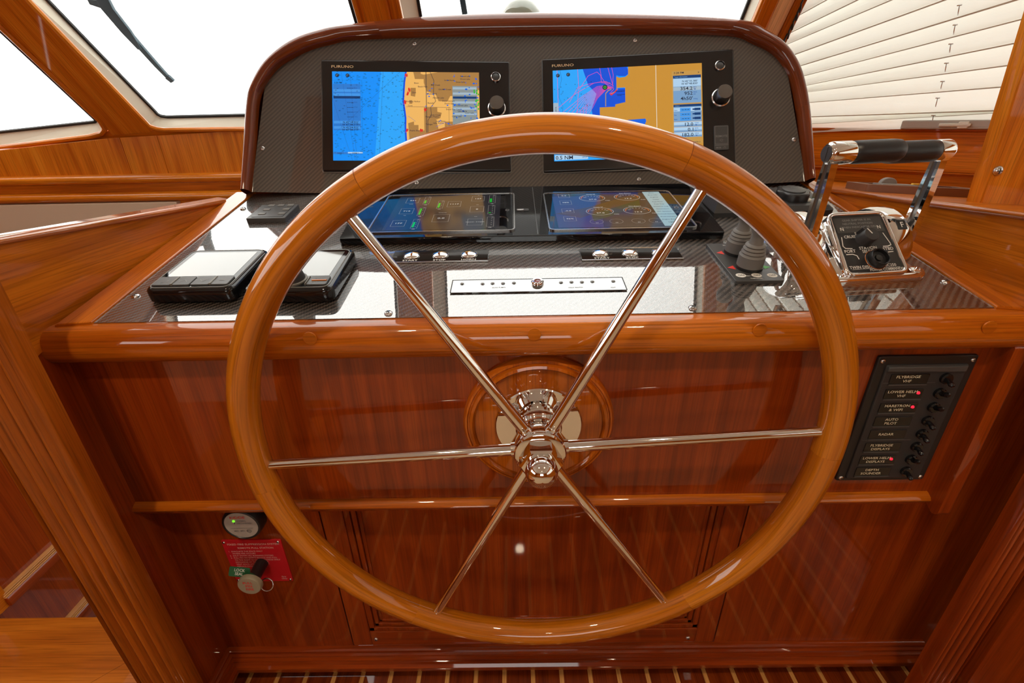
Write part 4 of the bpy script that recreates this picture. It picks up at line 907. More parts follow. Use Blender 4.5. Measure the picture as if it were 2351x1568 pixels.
# ------------------------------------------------------------------ two autopilot instruments
def instrument(cx, cy, label, knob):
    t = thing('instrument_display', label, 'display', DM @ at(cx, cy), 'square helm displays')
    W, H, Tk = .116, .122, .021
    q = MB(); q.rrect(-W/2, W/2, -H/2, H/2, .003, Tk, .014, .006, 6); q.build('case', 'black_gloss', t)
    q = MB(); q.rrect(-W/2+.010, W/2-.010, -H/2+.008, H/2-.010, 0, .004, .010, .0005); q.build('base', 'black_plastic', t)
    q = MB(); q.ring(rr(-W/2+.005, W/2-.005, -H/2+.005, H/2-.005, .011), rr(-W/2+.0062, W/2-.0062, -H/2+.0062, H/2-.0062, .010), Tk-.001, Tk+.0006); q.build('bezel_line', 'key_grey', t)
    q = MB(); q.prism(rr(-W/2+.0066, W/2-.0066, -H/2+.0066, H/2-.0066, .010), Tk-.001, Tk+.0002); q.build('cover_glass', 'glass_black', t)
    sc = (-W/2+.013, W/2-.013, -H/2+.036, H/2-.012)
    q = MB(); q.rect(*sc, Tk+.0004); s_ = q.build('screen', 'lcd', t, smooth=False)
    if not knob:
        xs4 = [-W/2+.0075, -.024, .0, .026, W/2-.0075]
        for k in range(4):
            q = MB(); q.rrect(xs4[k]+.0008, xs4[k+1]-.0008, -H/2+.009, -H/2+.032, Tk, Tk+.0022, .003, .0008); b_ = q.build('button', 'grey_plastic', t)
            xm_ = (xs4[k]+xs4[k+1])/2; ym = -H/2+.020; q = MB(); zz = Tk+.0024
            if k == 1: q.line([(xm_-.005, ym-.003), (xm_, ym+.003), (xm_+.005, ym-.003)], .0010, zz)
            elif k == 2: q.line([(xm_-.005, ym+.003), (xm_, ym-.003), (xm_+.005, ym+.003)], .0010, zz)
            elif k == 0: q.arc(xm_-.002, ym-.004, .002, .002, 0, 6.28, .0006, zz); q.line([(xm_+.004, ym-.003), (xm_+.004, ym+.003)], .001, zz)
            else: q.line([(xm_-.004, ym), (xm_+.003, ym)], .0012, zz)
            q.build('button_print', 'grey_print', b_, smooth=False)
        for xx in (-.0245, .0262): q = MB(); q.rrect(xx-.0014, xx+.0014, -H/2+.010, -H/2+.031, Tk, Tk+.0032, .0012, .0008); q.build('divider', 'key_grey', t)
    else:
        q = MB(); q.lathe([(.0185, Tk-.001), (.0185, Tk+.002), (.0165, Tk+.0025)], 30, .001, -H/2+.025); q.build('knob_ring', 'key_grey', t)
        q = MB(); q.lathe([(.0165, Tk), (.0160, Tk+.003), (.0130, Tk+.018), (.0115, Tk+.025), (.009, Tk+.027), (0, Tk+.0275)], 32, .001, -H/2+.025); q.build('rotary_knob', 'black_satin', t)
        q = MB(); q.rrect(.0235, W/2-.0085, -H/2+.009, -H/2+.032, Tk, Tk+.0022, .003, .0008); b_ = q.build('button', 'grey_plastic', t)
        q = MB(); q.text('MENU', .036, -H/2+.024, .0026, Tk+.0024); q.text('ENT', .033, -H/2+.0135, .003, Tk+.0024); q.build('button_print', 'grey_print', b_, smooth=False)
        q = MB(); q.rrect(.028, W/2-.010, -H/2+.0185, -H/2+.0205, Tk+.002, Tk+.0034, .0008, .0005); q.build('divider', 'rail_mahogany', b_)
        q = MB(); q.rrect(.0215, .0230, -H/2+.010, -H/2+.031, Tk, Tk+.0032, .0008, .0005); q.build('divider', 'key_grey', t)
c1 = [hD(*p, .021) for p in ((352, 657), (534, 656), (440, 580), (590, 579))]
instrument((c1[0][0]+c1[1][0])/2*.5+(c1[2][0]+c1[3][0])/2*.5, (c1[0][1]+c1[2][1])/2, 'square black display with four front buttons, at the left end of the dash', False)
c2 = [hD(*p, .021) for p in ((764, 650), (815, 577))]
instrument((c2[0][0]+c2[1][0])/2-.058, (c2[0][1]+c2[1][1])/2-.002, 'square black display with rotary knob, behind the left of the wheel rim', True)
# ------------------------------------------------------------------ push button plates
def buttons(px, names, label):
    P = [hD(*p, .002) for p in px]; t = thing('button_plate', label, 'button panel', DM, 'engine button plates')
    x0, x1 = (P[0][0]+P[3][0])/2, (P[1][0]+P[2][0])/2; y1, y0 = (P[0][1]+P[1][1])/2, (P[2][1]+P[3][1])/2
    q = MB(); q.prism([(x0, y0), (x1, y0), (x1, y1), (x0, y1)], 0, .002, .0003); q.build('plate', 'amp_plate', t)
    q = MB(); q.box(x0, x1, y0-.0008, y0+.0006, .0005, .0026); q.build('plate_edge', 'steel', t)
    for k, s in enumerate(names):
        x = x0+(.20+.30*k)*(x1-x0); y = (y0+y1)/2+.002
        q = MB(); q.lathe([(0, .0068), (.004, .0064), (.009, .0050), (.0112, .0036), (.0116, .0030), (.0125, .0030), (.0125, .002)], 28, x, y); q.build('push_button', 'chrome', t)
        q = MB(); q.text(s, x, y0+.0030, .0042, .0024, 'C', 1.3); q.build('caption', 'white_print', t, smooth=False)
buttons([(908, 575), (1121, 573), (1121, 599), (895, 602)], ('START', 'STOP', 'HORN'), 'black plate with three domed buttons START, STOP, HORN')
buttons([(1330, 572), (1553, 568), (1570, 593), (1336, 597)], ('START', 'STOP', ''), 'black plate with domed START and STOP buttons behind the right spoke')
# ------------------------------------------------------------------ indicator strip
P = [hD(*p, .0015) for p in ((1040, 645), (1427, 635), (1440, 665), (1033, 673))]
ist = thing('indicator_strip', 'long glossy strip with small lamps and one red-lensed button', 'indicator panel', DM)
x0, x1 = (P[0][0]+P[3][0])/2, (P[1][0]+P[2][0])/2; y1, y0 = (P[0][1]+P[1][1])/2, (P[2][1]+P[3][1])/2
MATS['strip_gloss'] = plain('strip_gloss', (.02, .019, .018), .03, coat=1, coat_r=.008); MATS['strip_gloss'].node_tree.nodes['Principled BSDF'].inputs['Coat IOR'].default_value = 3.2
q = MB(); q.prism([(x0, y0), (x1, y0), (x1, y1), (x0, y1)], 0, .0015); q.build('plate', 'strip_gloss', ist)
q = MB(); q.line([(x0, y0), (x1, y0), (x1, y1), (x0, y1)], .0012, .0017, True); q.build('border', 'dark_print', ist, smooth=False)
for (u, v) in ((1061, 652), (1108, 652), (1131, 651), (1155, 651), (1180, 650), (1288, 649), (1312, 648), (1336, 648), (1360, 647), (1408, 646)):
    x, y = hD(u, v, .0015); q = MB(); q.lathe([(0, .0032), (.0014, .0030), (.0021, .0022), (.0028, .0020), (.0028, .0015)], 14, x, y); q.build('lamp', 'dark_steel', ist)
x, y = hD(1234, 647, .004); q = MB(); q.lathe([(.0085, .0015), (.0085, .0045), (.0070, .0065), (.0052, .0060), (.0050, .004)], 28, x, y, cap=False); q.build('button_ring', 'chrome', ist)
q = MB(); q.lathe([(0, .0062), (.003, .0058), (.0051, .0046), (.0051, .002)], 24, x, y); q.build('button_lens', 'red_lens', ist)
q = MB()
for u, s in ((1145, 'BILGE PUMPS'), (1322, 'HIGH WATER'), (1408, 'TEST'), (1234, 'ALARM')): xx, yy = hD(u, 661, .0015); q.text(s, xx, yy, .0022, .00175)
q.build('caption', 'grey_print', ist, smooth=False)
# ------------------------------------------------------------------ thruster joystick panel
P = [hD(*p, .004) for p in ((1620, 560), (1718, 558), (1803, 645), (1690, 646))]
js = thing('joystick_panel', 'grey thruster panel with two ribbed joysticks right of the wheel', 'joystick panel', DM)
x0, x1 = (P[0][0]+P[3][0])/2, (P[1][0]+P[2][0])/2; y1, y0 = (P[0][1]+P[1][1])/2, (P[2][1]+P[3][1])/2
q = MB(); q.rrect(x0, x1, y0, y1, 0, .0045, .004, .0008); q.build('plate', 'plate_grey', js)
bo = MB(); bo.lathe([(.0178, .0045), (.0178, .0085)], 32); 
prof = [(.0172, .0085), (.0172, .024), (.0158, .0255), (.0150, .0270), (.0158, .0285), (.0150, .0300), (.0138, .0315), (.0147, .0333), (.0138, .0350), (.0122, .0363), (.0132, .0380), (.0122, .0398), (.0095, .0410), (.0090, .0425), (.0078, .050), (.0080, .053), (.0105, .058), (.0122, .064), (.0122, .070), (.0105, .076), (.006, .0795), (0, .080)]
for k, (u, v) in enumerate(((1691, 580), (1719, 614))):
    x, y = hD(u, v, .0045); j = None
    q = MB(); q.lathe(prof, 36, x, y); j = q.build('joystick', 'grey_rubber', js)
    q = MB(); q.lathe([(.0178, .0045), (.0178, .0086), (.0172, .0087)], 36, x, y); q.build('collar', 'black_plastic', j)
    q = MB(); q.poly([(x-.030, y, .0048), (x-.020, y-.006, .0048), (x-.020, y+.006, .0048)]); q.build('port_arrow', 'red_print', js, smooth=False)
    q = MB(); q.poly([(x+.030, y, .0048), (x+.020, y+.006, .0048), (x+.020, y-.006, .0048)]); q.build('starboard_arrow', 'green_print', js, smooth=False)
q = MB(); q2 = MB()
for u, s in ((1701, 'ON'), (1737, 'ON'), (1773, 'OFF')):
    x, y = hD(u, 632, .0048); q.ell(x, y, .0068, .0058, .0048); q2.text(s, x, y-.0018, .0036, .0051, 'C', 1.1)
q.text('STERN', *hD(1716, 621, .0048), .0024, .0048); q.text('THRUSTER', *hD(1738, 640, .0048), .0024, .0048); q.text('MAX', *hD(1719, 634, .0048), .002, .0048); q.text('BOW', *hD(1660, 564, .0048), .0030, .0048, 'L')
q.build('caption', 'white_print', js, smooth=False); q2.build('button_print', 'dark_print', js, smooth=False)
# ------------------------------------------------------------------ black control box + remote keypad with dial
P = [hD(*p, .03) for p in ((1650, 468), (1620, 430))]
bx_ = thing('control_box', 'black control box with sloping sides behind the right wheel rim', 'box', DM)
a = hD(1640, 500, 0); x0 = a[0]-.002; y0 = a[1]; 
q = MB(); base = [(x0, y0), (x0+.085, y0), (x0+.080, y0+.13), (x0-.006, y0+.13)]
tp = [(x0+.012, y0+.022), (x0+.075, y0+.022), (x0+.070, y0+.12), (x0+.006, y0+.12)]
vs = [(x, y, 0) for x, y in base]+[(x, y, .008) for x, y in base]+[(x, y, .034) for x, y in tp]
q.add(vs, [(0, 3, 2, 1), (8, 9, 10, 11)]+[(k*4+i, k*4+(i+1) % 4, (k+1)*4+(i+1) % 4, (k+1)*4+i) for k in range(2) for i in range(4)]); q.build('case', 'black_satin', bx_, smooth=False)
q = MB(); t_ = inset(tp, .006); q.prism(t_, .034, .0352, .0004); q.build('lid', 'grey_plastic', bx_)
rk = thing('dial_keypad', 'black keypad with scalloped dial and pale keys beside the shift levers', 'keypad', DM)
a = hD(1822, 466, .022); cx_, cy_ = a
q = MB(); base = rr(cx_-.052, cx_+.060, cy_-.006-.02, cy_+.085, .012); tp = inset(base, .008); n = len(base)
vs = [(x, y, 0) for x, y in base]+[(x, y, .018) for x, y in base]+[(x, y, .024) for x, y in tp]
q.add(vs, [list(range(n))[::-1], [2*n+i for i in range(n)]]+[(k*n+i, k*n+(i+1) % n, (k+1)*n+(i+1) % n, (k+1)*n+i) for k in range(2) for i in range(n)]); q.build('case', 'black_satin', rk)
a = hD(1822, 437, .036); sc_ = [(.030+.0028*cos(6*th), .0) for th in ()]
def scallop(r, amp, n=72): return [(a[0]+(r+amp*cos(6*2*pi*k/n))*cos(2*pi*k/n), a[1]+(r+amp*cos(6*2*pi*k/n))*sin(2*pi*k/n)) for k in range(n)]
q = MB(); q.prism(scallop(.027, .0018), .024, .037, .003); q.build('dial', 'black_plastic', rk)
q = MB(); q.lathe([(.019, .036), (.019, .0385), (.017, .0395), (0, .041)], 36, *a); q.build('dial_cap', 'grey_plastic', rk)
q = MB(); q.text('PUSH', a[0], a[1]-.002, .004, .0412); q.build('caption', 'grey_print', rk, smooth=False)
for u, v in ((1826, 454), (1841, 456), (1856, 458)):
    x, y = hD(u, v, .026); q = MB(); q.rrect(x-.0048, x+.0048, y-.0045, y+.0045, .024, .0272, .002, .001); q.build('key', 'white_key', rk)
# ------------------------------------------------------------------ engine control head
ecx, ecy = (hD(1925, 655)[0]+hD(2112, 645)[0])/2, .0
RZ = rad(5)
ecy = (hD(1925, 655)[1]+hD(2112, 645)[1])/2
EM = DM @ at(ecx-.0085, ecy, 0, rz=RZ)            # local: x across, y back, z up from the dash; origin at the front edge of the base
ec = thing('engine_control', 'chrome twin-lever engine control head on the right of the dash', 'engine control', EM)
q = MB(); q.rrect(-.064, .068, -.004, .150, 0, .012, .012, .005, 5); q.build('base', 'chrome', ec)
for x in (-.056, .062):
    q = MB(); q.lathe([(.011, 0), (.011, .009), (.008, .013), (.004, .014), (.004, .0125), (0, .0125)], 24, x, .008); q.build('bolt_boss', 'chrome', ec)
# body: loft of side profile across x, rounded shoulders
HC = (.094, .003); HR = .051
side = [(.003, .008), (.004, .013), (.012, .0165)]+[(HC[0]+HR*cos(a), HC[1]+HR*sin(a)) for a in [rad(d_) for d_ in range(120, -1, -12)]]+[(.1535, .008)]
q = MB(); n = len(side); cxs = [(-.052, .90), (-.048, .97), (-.040, 1), (.040, 1), (.048, .97), (.052, .90)]; vs = []
for x, s in cxs:
    for y, z_ in side: vs.append((x, HC[0]+(y-HC[0])*s, HC[1]+(z_-HC[1])*s if z_ > HC[1] else z_))
fs = [(i*n+k, i*n+k+1, (i+1)*n+k+1, (i+1)*n+k) for i in range(len(cxs)-1) for k in range(n-1)]+[[k for k in range(n)][::-1], [(len(cxs)-1)*n+k for k in range(n)]]
fs = [tuple(reversed(f)) for f in fs]
q.add(vs, fs); q.build('housing', 'chrome', ec, angle=50)
for s in (-1, 1):
    q = MB(); q.M = Matrix(((0, 0, s, 0), (1, 0, 0, HC[0]), (0, 1, 0, HC[1]+.004), (0, 0, 0, 1)))
    q.lathe([(.054, .048), (.0565, .054), (.0565, .072), (.053, .079), (.044, .083), (.030, .085), (0, .0855)], 48); hb = q.build('hub', 'chrome', ec, angle=50)
    # F mark label sitting on the curved hub
    for k, ang in enumerate((125,)):
        a = rad(ang); q = MB(); q.M = Matrix.Translation((s*.063, HC[0]+.0564*cos(a), HC[1]+.004+.0564*sin(a))) @ Matrix.Rotation(a-pi/2, 4, 'X')
        q.rrect(-.0065, .0065, -.007, .007, -.001, .0008, .001, .0002); lp = q.build('label_plate', 'black_plastic', ec)
        q = MB(); q.M = Matrix.Translation((s*.063, HC[0]+.0564*cos(a), HC[1]+.004+.0564*sin(a))) @ Matrix.Rotation(a-pi/2, 4, 'X'); q.text('F', 0, -.004, .008, .0011); q.build('caption', 'white_print', lp, smooth=False)
# face plate: inclined, in its own frame
fp0 = Vector((0, .004, .0155)); fp1 = Vector((0, .074, .0635))
fy = (fp1-fp0); FL = fy.length; PM = frm(fp0, (1, 0, 0), fy)
q = MB(); q.M = PM; O = rounded([(-.0435, -.006), (.0435, -.006), (.041, FL+.006), (-.041, FL+.006)], .012, 6); I = inset(O, .0045); q.ring(O, I, -.022, .0015); q.tube([(x, y, .0012) for x, y in inset(O, .0022)], .0030, 10, closed=True); q.build('face_frame', 'chrome', ec)
q = MB(); q.M = PM; q.prism(inset(O, .004), -.02, .0012); fpo = q.build('face_plate', 'black_plastic', ec)
d = Draw(fpo); 
for m_ in ('white_print', 'grey_print', 'plate_grey'): d[m_].M = PM
zz = .0016; W2 = .037
d['plate_grey'].rect(-W2+.003, W2-.003, FL*.70, FL-.002, .0014)
for k, s in enumerate(('GEAR SHIFTER IS IN', 'NEUTRAL POSITION', 'WHEN INDICATOR ON.')): d['grey_print'].text(s, -.002, FL*(.905-.065*k), .0030, zz+.0004, 'C', 1.1)
wp = d['white_print']
wp.text('N', -.027, FL*.735, .0050, zz+.0004); wp.text('N', .026, FL*.745, .0050, zz+.0004); wp.text('SYNC', -.004, FL*.655, .0038, zz); wp.text('CRUISE', -.018, FL*.60, .0042, zz)
wp.text('STATION', .0, FL*.385, .0042, zz); wp.text('SELECT', .0, FL*.325, .0042, zz); wp.text('PORT', -.0265, FL*.340, .0044, zz); wp.text('STBD', .0275, FL*.350, .0044, zz)
wp.text('TWIN DISC', -.020, FL*.055, .0042, zz); wp.text('EC250', .022, FL*.065, .0040, zz); wp.line([(-.032, FL*.045), (.034, FL*.045)], .0004, zz); wp.text('POWER COMMANDER', .016, FL*.0, .0034, zz)
wp.line([(.029, FL*.66), (.0335, FL*.47), (.0335, FL*.44), (.029, FL*.42), (.022, FL*.42)], .0012, zz); wp.line([(-.031, FL*.62), (-.0335, FL*.46), (-.031, FL*.42), (-.022, FL*.41)], .0012, zz)
wp.line([(-.033, FL*.31), (-.024, FL*.31), (-.019, FL*.28), (-.018, FL*.22)], .0012, zz); wp.line([(.033, FL*.32), (.026, FL*.315), (.023, FL*.29), (.0225, FL*.24)], .0012, zz)
d.flush('face_print')
q = MB(); q.M = PM @ at(-.001, FL*.56, 0, rz=.5); q.lathe([(.0120, .001), (.0114, .003), (.0104, .005), (.0100, .0150), (.0090, .0162), (0, .0166)], 28); q.box(-.0030, .0030, -.0092, .0135, .003, .0155, .001); kn = q.build('selector_knob', 'black_satin', ec)
q = MB(); q.M = PM @ at(-.001, FL*.56, 0, rz=.5); q.box(-.0006, .0006, 0, .009, .0165, .0170); q.build('pointer', 'white_print', kn)
q = MB(); q.M = PM @ at(.0045, FL*.19, 0); q.lathe([(.0138, .001), (.0138, .002), (.0131, .0025), (.0124, .003), (.0124, .0105), (.0116, .0118), (.0106, .0110), (.0102, .006), (.0047, .006), (.0042, .0078), (0, .0082)], 32); q.build('station_button', 'black_plastic', ec)
q = MB(); q.M = PM @ at(.0045, FL*.19, 0); q.lathe([(.0140, .0012), (.0144, .0016), (.0140, .0022), (.0137, .0018)], 32, cap=False); q.build('button_ring', 'rail_mahogany', ec)
# levers: two flat chrome arms each with a horizontal black grip
EI = EM.inverted()
def hEx(u, v, x):
    n = EM.to_3x3() @ Vector((1, 0, 0)); return EI @ hit(u, v, EM @ Vector((x, 0, 0)), n)
for s, pb, pt in ((-1, (1868, 505), (1914, 352)), (1, (2092, 518), (2166, 345))):
    lv = MB(); xb = s*.086; BE, GE = (.021, .0855) if s < 0 else (.012, .081)
    B = hEx(*pb, xb); Tq = hEx(*pt, xb)
    d_ = (Tq-B); L_ = d_.length; LMx = frm(B, (1, 0, 0), d_)     # x across, y up the arm, z towards the helm
    lv.M = LMx
    # forked blade: two side rails with a dark web between
    for (z0_, z1_) in ((-.0095, -.004), (.004, .0095)):
        lv.add([(x, y, z_) for (y, wz) in ((-.02, 1.0), (L_*.5, .95), (L_-.008, .75)) for (x, z_) in ((-.0045, z0_*wz), (.0045, z0_*wz), (.0045, z1_*wz), (-.0045, z1_*wz))],
               [(k*4+i, k*4+(i+1) % 4, (k+1)*4+(i+1) % 4, (k+1)*4+i) for k in range(2) for i in range(4)]+[(3, 2, 1, 0), (8, 9, 10, 11)])
    arm = lv.build('lever_arm', 'chrome', ec)
    q = MB(); q.M = LMx; q.box(-.003, .003, -.018, L_-.006, -.005, .005); q.build('web', 'dark_steel', arm)
    # head boss: short cylinder along x at the top, then the grip pointing to the middle
    q = MB(); q.M = LMx @ at(0, L_, 0, ry=-s*pi/2); q.lathe([(0, -.009), (.0100, -.009), (.0108, -.007), (.0125, -.006), (.0135, -.003), (.0135, BE-.002), (.0128, BE), (0, BE)], 32); q.build('boss', 'chrome', arm)
    q = MB(); q.M = LMx @ at(0, L_, 0, ry=-s*pi/2); q.lathe([(.0092, -.0092), (.0092, -.0098), (0, -.0098)], 24); q.box(-.0012, .0012, -.0075, .0075, -.0104, -.0096); q.build('cap_mark', 'dark_steel', arm)
    q = MB(); q.M = LMx @ at(0, L_, 0, ry=-s*pi/2); q.lathe([(0, BE-.001), (.0115, BE-.001), (.0132, BE+.001), (.0136, BE+.01), (.0136, GE-.012), (.0128, GE-.004), (.0105, GE-.0005), (0, GE)], 32); q.build('grip', 'grip_black', arm)
# ------------------------------------------------------------------ switch panel on the right of the front panel
PMx = Matrix(((1, 0, 0, 0), (0, 0, -1, Yp), (0, 1, 0, 0), (0, 0, 0, 1)))
sw = thing('switch_panel', 'black circuit switch panel with eight labelled rows on the right front', 'switch panel', PMx)
hP = lambda u, v, o=0: hit(u, v, (0, Yp-o, 0), (0, 1, 0))
a, c = hP(2015, 815), hP(2112, 1097); x0, x1, z1_, z0_ = a.x, hP(2243, 813).x, a.z, c.z
q = MB(); q.rrect(x0, x1, z0_, z1_, 0, .004, .004, .0015); q.build('plate', 'black_plastic', sw)
q = MB(); q.rrect(x0+.012, x1-.010, z0_+.006, z1_-.012, .004, .0065, .003, .0018); q.build('inset_panel', 'switch_plate', sw)
for (x, z_) in ((x0+.006, z1_-.007), (x1-.006, z1_-.007), (x0+.006, z0_+.006), (x1-.006, z0_+.006)): screw(sw, at(x, z_, .004), .8)
rows = (('FLYBRIDGE', 'VHF', 0), ('LOWER HELM', 'VHF', 1), ('MARETRON', '& WIFI', 1), ('AUTO', 'PILOT', 0), ('RADAR', '', 0), ('FLYBRIDGE', 'DISPLAYS', 0), ('LOWER HELM', 'DISPLAYS', 1), ('DEPTH', 'SOUNDER', 0))
H_ = z1_-z0_; cap = MB(); rw = (869, 903, 935, 966, 996, 1025, 1054, 1081)
for k, (s1, s2, led) in enumerate(rows):
    zc_ = hP(2050-9.9*k, rw[k], .006).z
    if k == 0: zt_first = zc_
    xl0, xl1 = x0+.021, x0+.070
    q = MB(); q.rrect(xl0, xl1, zc_-.0078, zc_+.0070, .0065, .0075, .001, .0004); lw = q.build('label_window', 'glass_black', sw)
    q = MB(); q.box(xl0, xl1, zc_-.0098, zc_-.0080, .0065, .0082); q.build('label_lip', 'grey_plastic', lw)
    yy = zc_+.0012 if s2 else zc_-.0015
    q = MB(); q.text(s1, xl0+.022, yy, .0038, .0078, 'C', 1.15); q.text(s2, xl0+.022, zc_-.0050, .0038, .0078, 'C', 1.15); q.build('caption', 'cream_print', lw, smooth=False)
    if led: q = MB(); q.lathe([(0, .0092), (.0015, .0088), (.0022, .0075)], 12, xl1-.006, zc_+.001); q.build('led', 'red_led', lw)
    xs_ = x1-.034
    q = MB(); q.lathe([(.0075, .0065), (.0075, .010), (.0062, .0115), (0, .0115)], 20, xs_, zc_); tg = q.build('toggle', 'black_gloss', sw)
    q = MB(); q.M = at(xs_, zc_, .010, rx=(-.45 if led else .45)); q.lathe([(.0026, 0), (.0032, .006), (.0036, .009), (.0024, .0115), (0, .012)], 12); q.build('bat', 'black_gloss', tg)
q = MB(); q.box(x0+.014, x1-.045, z1_-.0385, z1_-.0375, .0065, .0069); q.box(x0+.014, x1-.045, zt_first-.098, zt_first-.097, .0065, .0069); q.build('groove', 'grey_plastic', sw)
q = MB(); q.prism([(x0+.013, z1_-.0205), (x1-.012, z1_-.0225), (x1-.012, z1_-.0135), (x0+.013, z1_-.0135)], .006, .0088, .0018); q.build('hood', 'grey_plastic', sw)
# ------------------------------------------------------------------ left lower panel: monitor gauge, placard, pull handle
hLw = lambda u, v, o=0: hit(u, v, (0, Yl-o, 0), (0, 1, 0))
p = hLw(553, 1207, .02); dm = thing('status_monitor', 'round grey-faced monitor with a green light above the red placard', 'monitor', LM @ at(p.x, p.z, 0))
q = MB(); q.lathe([(.0315, 0), (.0315, .016), (.030, .0195), (.0275, .0205), (.0265, .0190), (0, .0190)], 40); q.build('case', 'black_plastic', dm)
q = MB(); q.lathe([(.0268, .0192), (0, .0194)], 40); fc = q.build('face', 'grey_face', dm)
d = Draw(fc); d['grey_print'].line([(-.018, -.006), (.018, -.006)], .0007, .0198); d['red_print'].text('KIDDE', -.002, .0145, .0050, .0198, 'C', 1.2)
for y_, s in ((.0085, 'NORMAL'), (.0035, 'DISCHARGED')): d['grey_print'].text(s, -.006, y_, .0028, .0198, 'L')
for x_ in (-.010, 0, .010): d['grey_print'].text('MED', x_, -.013, .0028, .0198)
d['grey_print'].arc(.010, -.012, .0035, .0035, 0, 6.28, .0006, .0198); d['dark_print'].ell(-.009, .0047, .001, .001, .0198, 10); d.flush('face_print')
q = MB(); q.lathe([(0, .0212), (.0014, .0208), (.0021, .0195)], 14, -.0095, .0095); q.build('status_light', 'green_led', dm)
P = [hLw(*c_, .002) for c_ in ((511, 1242), (645, 1238), (671, 1333), (540, 1336))]
pk = thing('red_placard', 'red fire-system instruction placard screwed below the round monitor', 'sign', LM)
x0, x1 = (P[0].x+P[3].x)/2, (P[1].x+P[2].x)/2; z1_, z0_ = (P[0].z+P[1].z)/2, (P[2].z+P[3].z)/2
q = MB(); q.rrect(x0, x1, z0_, z1_, 0, .002, .002, .0005); q.build('plate', 'red_placard', pk)
for (x, z_) in ((x0+.004, z1_-.005), (x1-.005, z1_-.005), (x0+.004, z0_+.004), (x1-.004, z0_+.004)): screw(pk, at(x, z_, .002), .6)
q = MB(); xm_ = (x0+x1)/2; zz = .0023
for k, (s, hh, al, xx) in enumerate((('FIXED FIRE SUPPRESSION SYSTEM', .0042, 'C', xm_+.002), ('REMOTE PULL STATION', .0040, 'C', xm_+.004))): q.text(s, xx, z1_-.0115-k*.0085, hh, zz, al)
for k, s in enumerate(('1.  EVACUATE THE SPACE ONLY', '     WHERE FIRE OCCURS', '2.  SHUT DOWN ALL RUNNING SYSTEMS', '3.  PULL PIN ON SAFETY RELEASE AND PULL', '     TO THE RIGHT IN CASE DISCHARGE ONLY', '     DISCHARGE OF THE CYLINDER', '     VENT SPACE AFTER FIRE IS OUT', '     REPLACE EXTINGUISHER')): q.text(s, x0+.006, z1_-.0275-k*.0052, .0030, zz, 'L', .95)
q.text('fire', x1-.014, z0_+.010, .004, zz); q.text('safety', x1-.014, z0_+.0055, .003, zz); q.build('lettering', 'placard_print', pk, smooth=False, kind='stuff')
# pull handle: stem rising from the placard, disc, safety ring, tag
ps = hLw(600, 1313, .0); pd = hLw(573, 1344, .045)
ph_ = thing('pull_handle', 'round grey fire-pull knob on a black stem in front of the red placard', 'handle', LM)
ax = Vector((pd.x, pd.z, .045)) - Vector((pd.x+.002, pd.z+.002, .0))
bx0 = hLw(603, 1300, .002)
q = MB(); q.tube([(pd.x+.0005, pd.z+.001, .002), (pd.x+.0002, pd.z+.0005, .040)], .0105, 20); q.build('stem', 'black_plastic', ph_)
q = MB(); q.M = at(pd.x, pd.z, 0); q.lathe([(.0180, .038), (.0195, .039), (.0195, .045), (.0182, .047), (0, .0472)], 36); q.build('knob', 'handle_grey', ph_)
q = MB(); q.M = at(pd.x, pd.z, 0)
for k, s in enumerate(('PULL', 'PIN', 'FIRE')): q.text(s, 0, .006-.0075*k, .0052, .0475)
q.build('caption', 'red_print', ph_, smooth=False)
pr_ = hLw(611, 1346, .035); q = MB(); q.M = at(pr_.x, pr_.z, .032, rx=-.5); q.tube([(.0105*cos(2*pi*k/28), .0105*sin(2*pi*k/28), 0) for k in range(28)], .0011, 8, closed=True); q.build('safety_ring', 'steel', ph_)
q = MB(); q.tube([(pr_.x-.009, pr_.z+.002, .032), (pd.x+.006, pd.z+.003, .033)], .0012, 8); q.build('safety_pin', 'steel', ph_)
pt_ = hLw(550, 1313, .03); q = MB(); q.M = at(pt_.x, pt_.z, .03, rz=-.15, rx=-.5); q.rrect(-.017, .017, -.008, .008, 0, .0008, .003, .0002); tg = q.build('inspection_tag', 'tag_green', ph_)
q = MB(); q.M = at(pt_.x, pt_.z, .03, rz=-.15, rx=-.5)
for k, s in enumerate(('LOCK', 'SEAL')): q.text(s, 0, .001-.006*k, .0045, .0011)
q.build('caption', 'white_print', tg, smooth=False)
q = MB(); q.tube([(pt_.x+.014, pt_.z-.002, .03), (pd.x+.004, pd.z+.012, .034), (pd.x+.012, pd.z+.002, .034)], .0009, 6); q.build('tag_loop', 'tag_green', ph_)
# ================================================================== STEERING WHEEL
HUB = Vector((.0272, .477, CZ-.3758))
WMx = frm(HUB, (1, 0, 0), (0, 0, 1))        # x right, y up, z towards the helmsman
PH0 = rad(63.3)
ped = thing('wheel_pedestal', 'round wooden rosette with chrome flange behind the steering wheel', 'wheel mount', frm((HUB.x+.001, Yp, HUB.z), (1, 0, 0), (0, 0, 1)))
q = MB('y'); q.lathe([(.102, 0), (.102, .006), (.099, .010), (.0965, .0105), (.0955, .009), (.094, .009), (.0925, .0135), (.089, .0145), (.0865, .0125), (.0855, .0095), (.083, .009), (0, .009)], 72); q.build('rosette', 'rosette_wood', ped)
q = MB(); q.lathe([(.0585, .009), (.0585, .0115), (.0570, .013), (.030, .0135), (0, .0135)], 56); q.build('flange', 'chrome', ped)
q = MB(); q.lathe([(.0310, .0135), (.0310, .017), (.0285, .020), (.0275, .028), (.0262, .032), (.0215, .033), (.0205, .038), (.0150, .0385)], 44, cap=False); q.build('sleeve', 'chrome', ped)
q = MB(); q.lathe([(.0135, .013), (.0135, .050)], 32); q.build('shaft', 'dark_steel', ped)
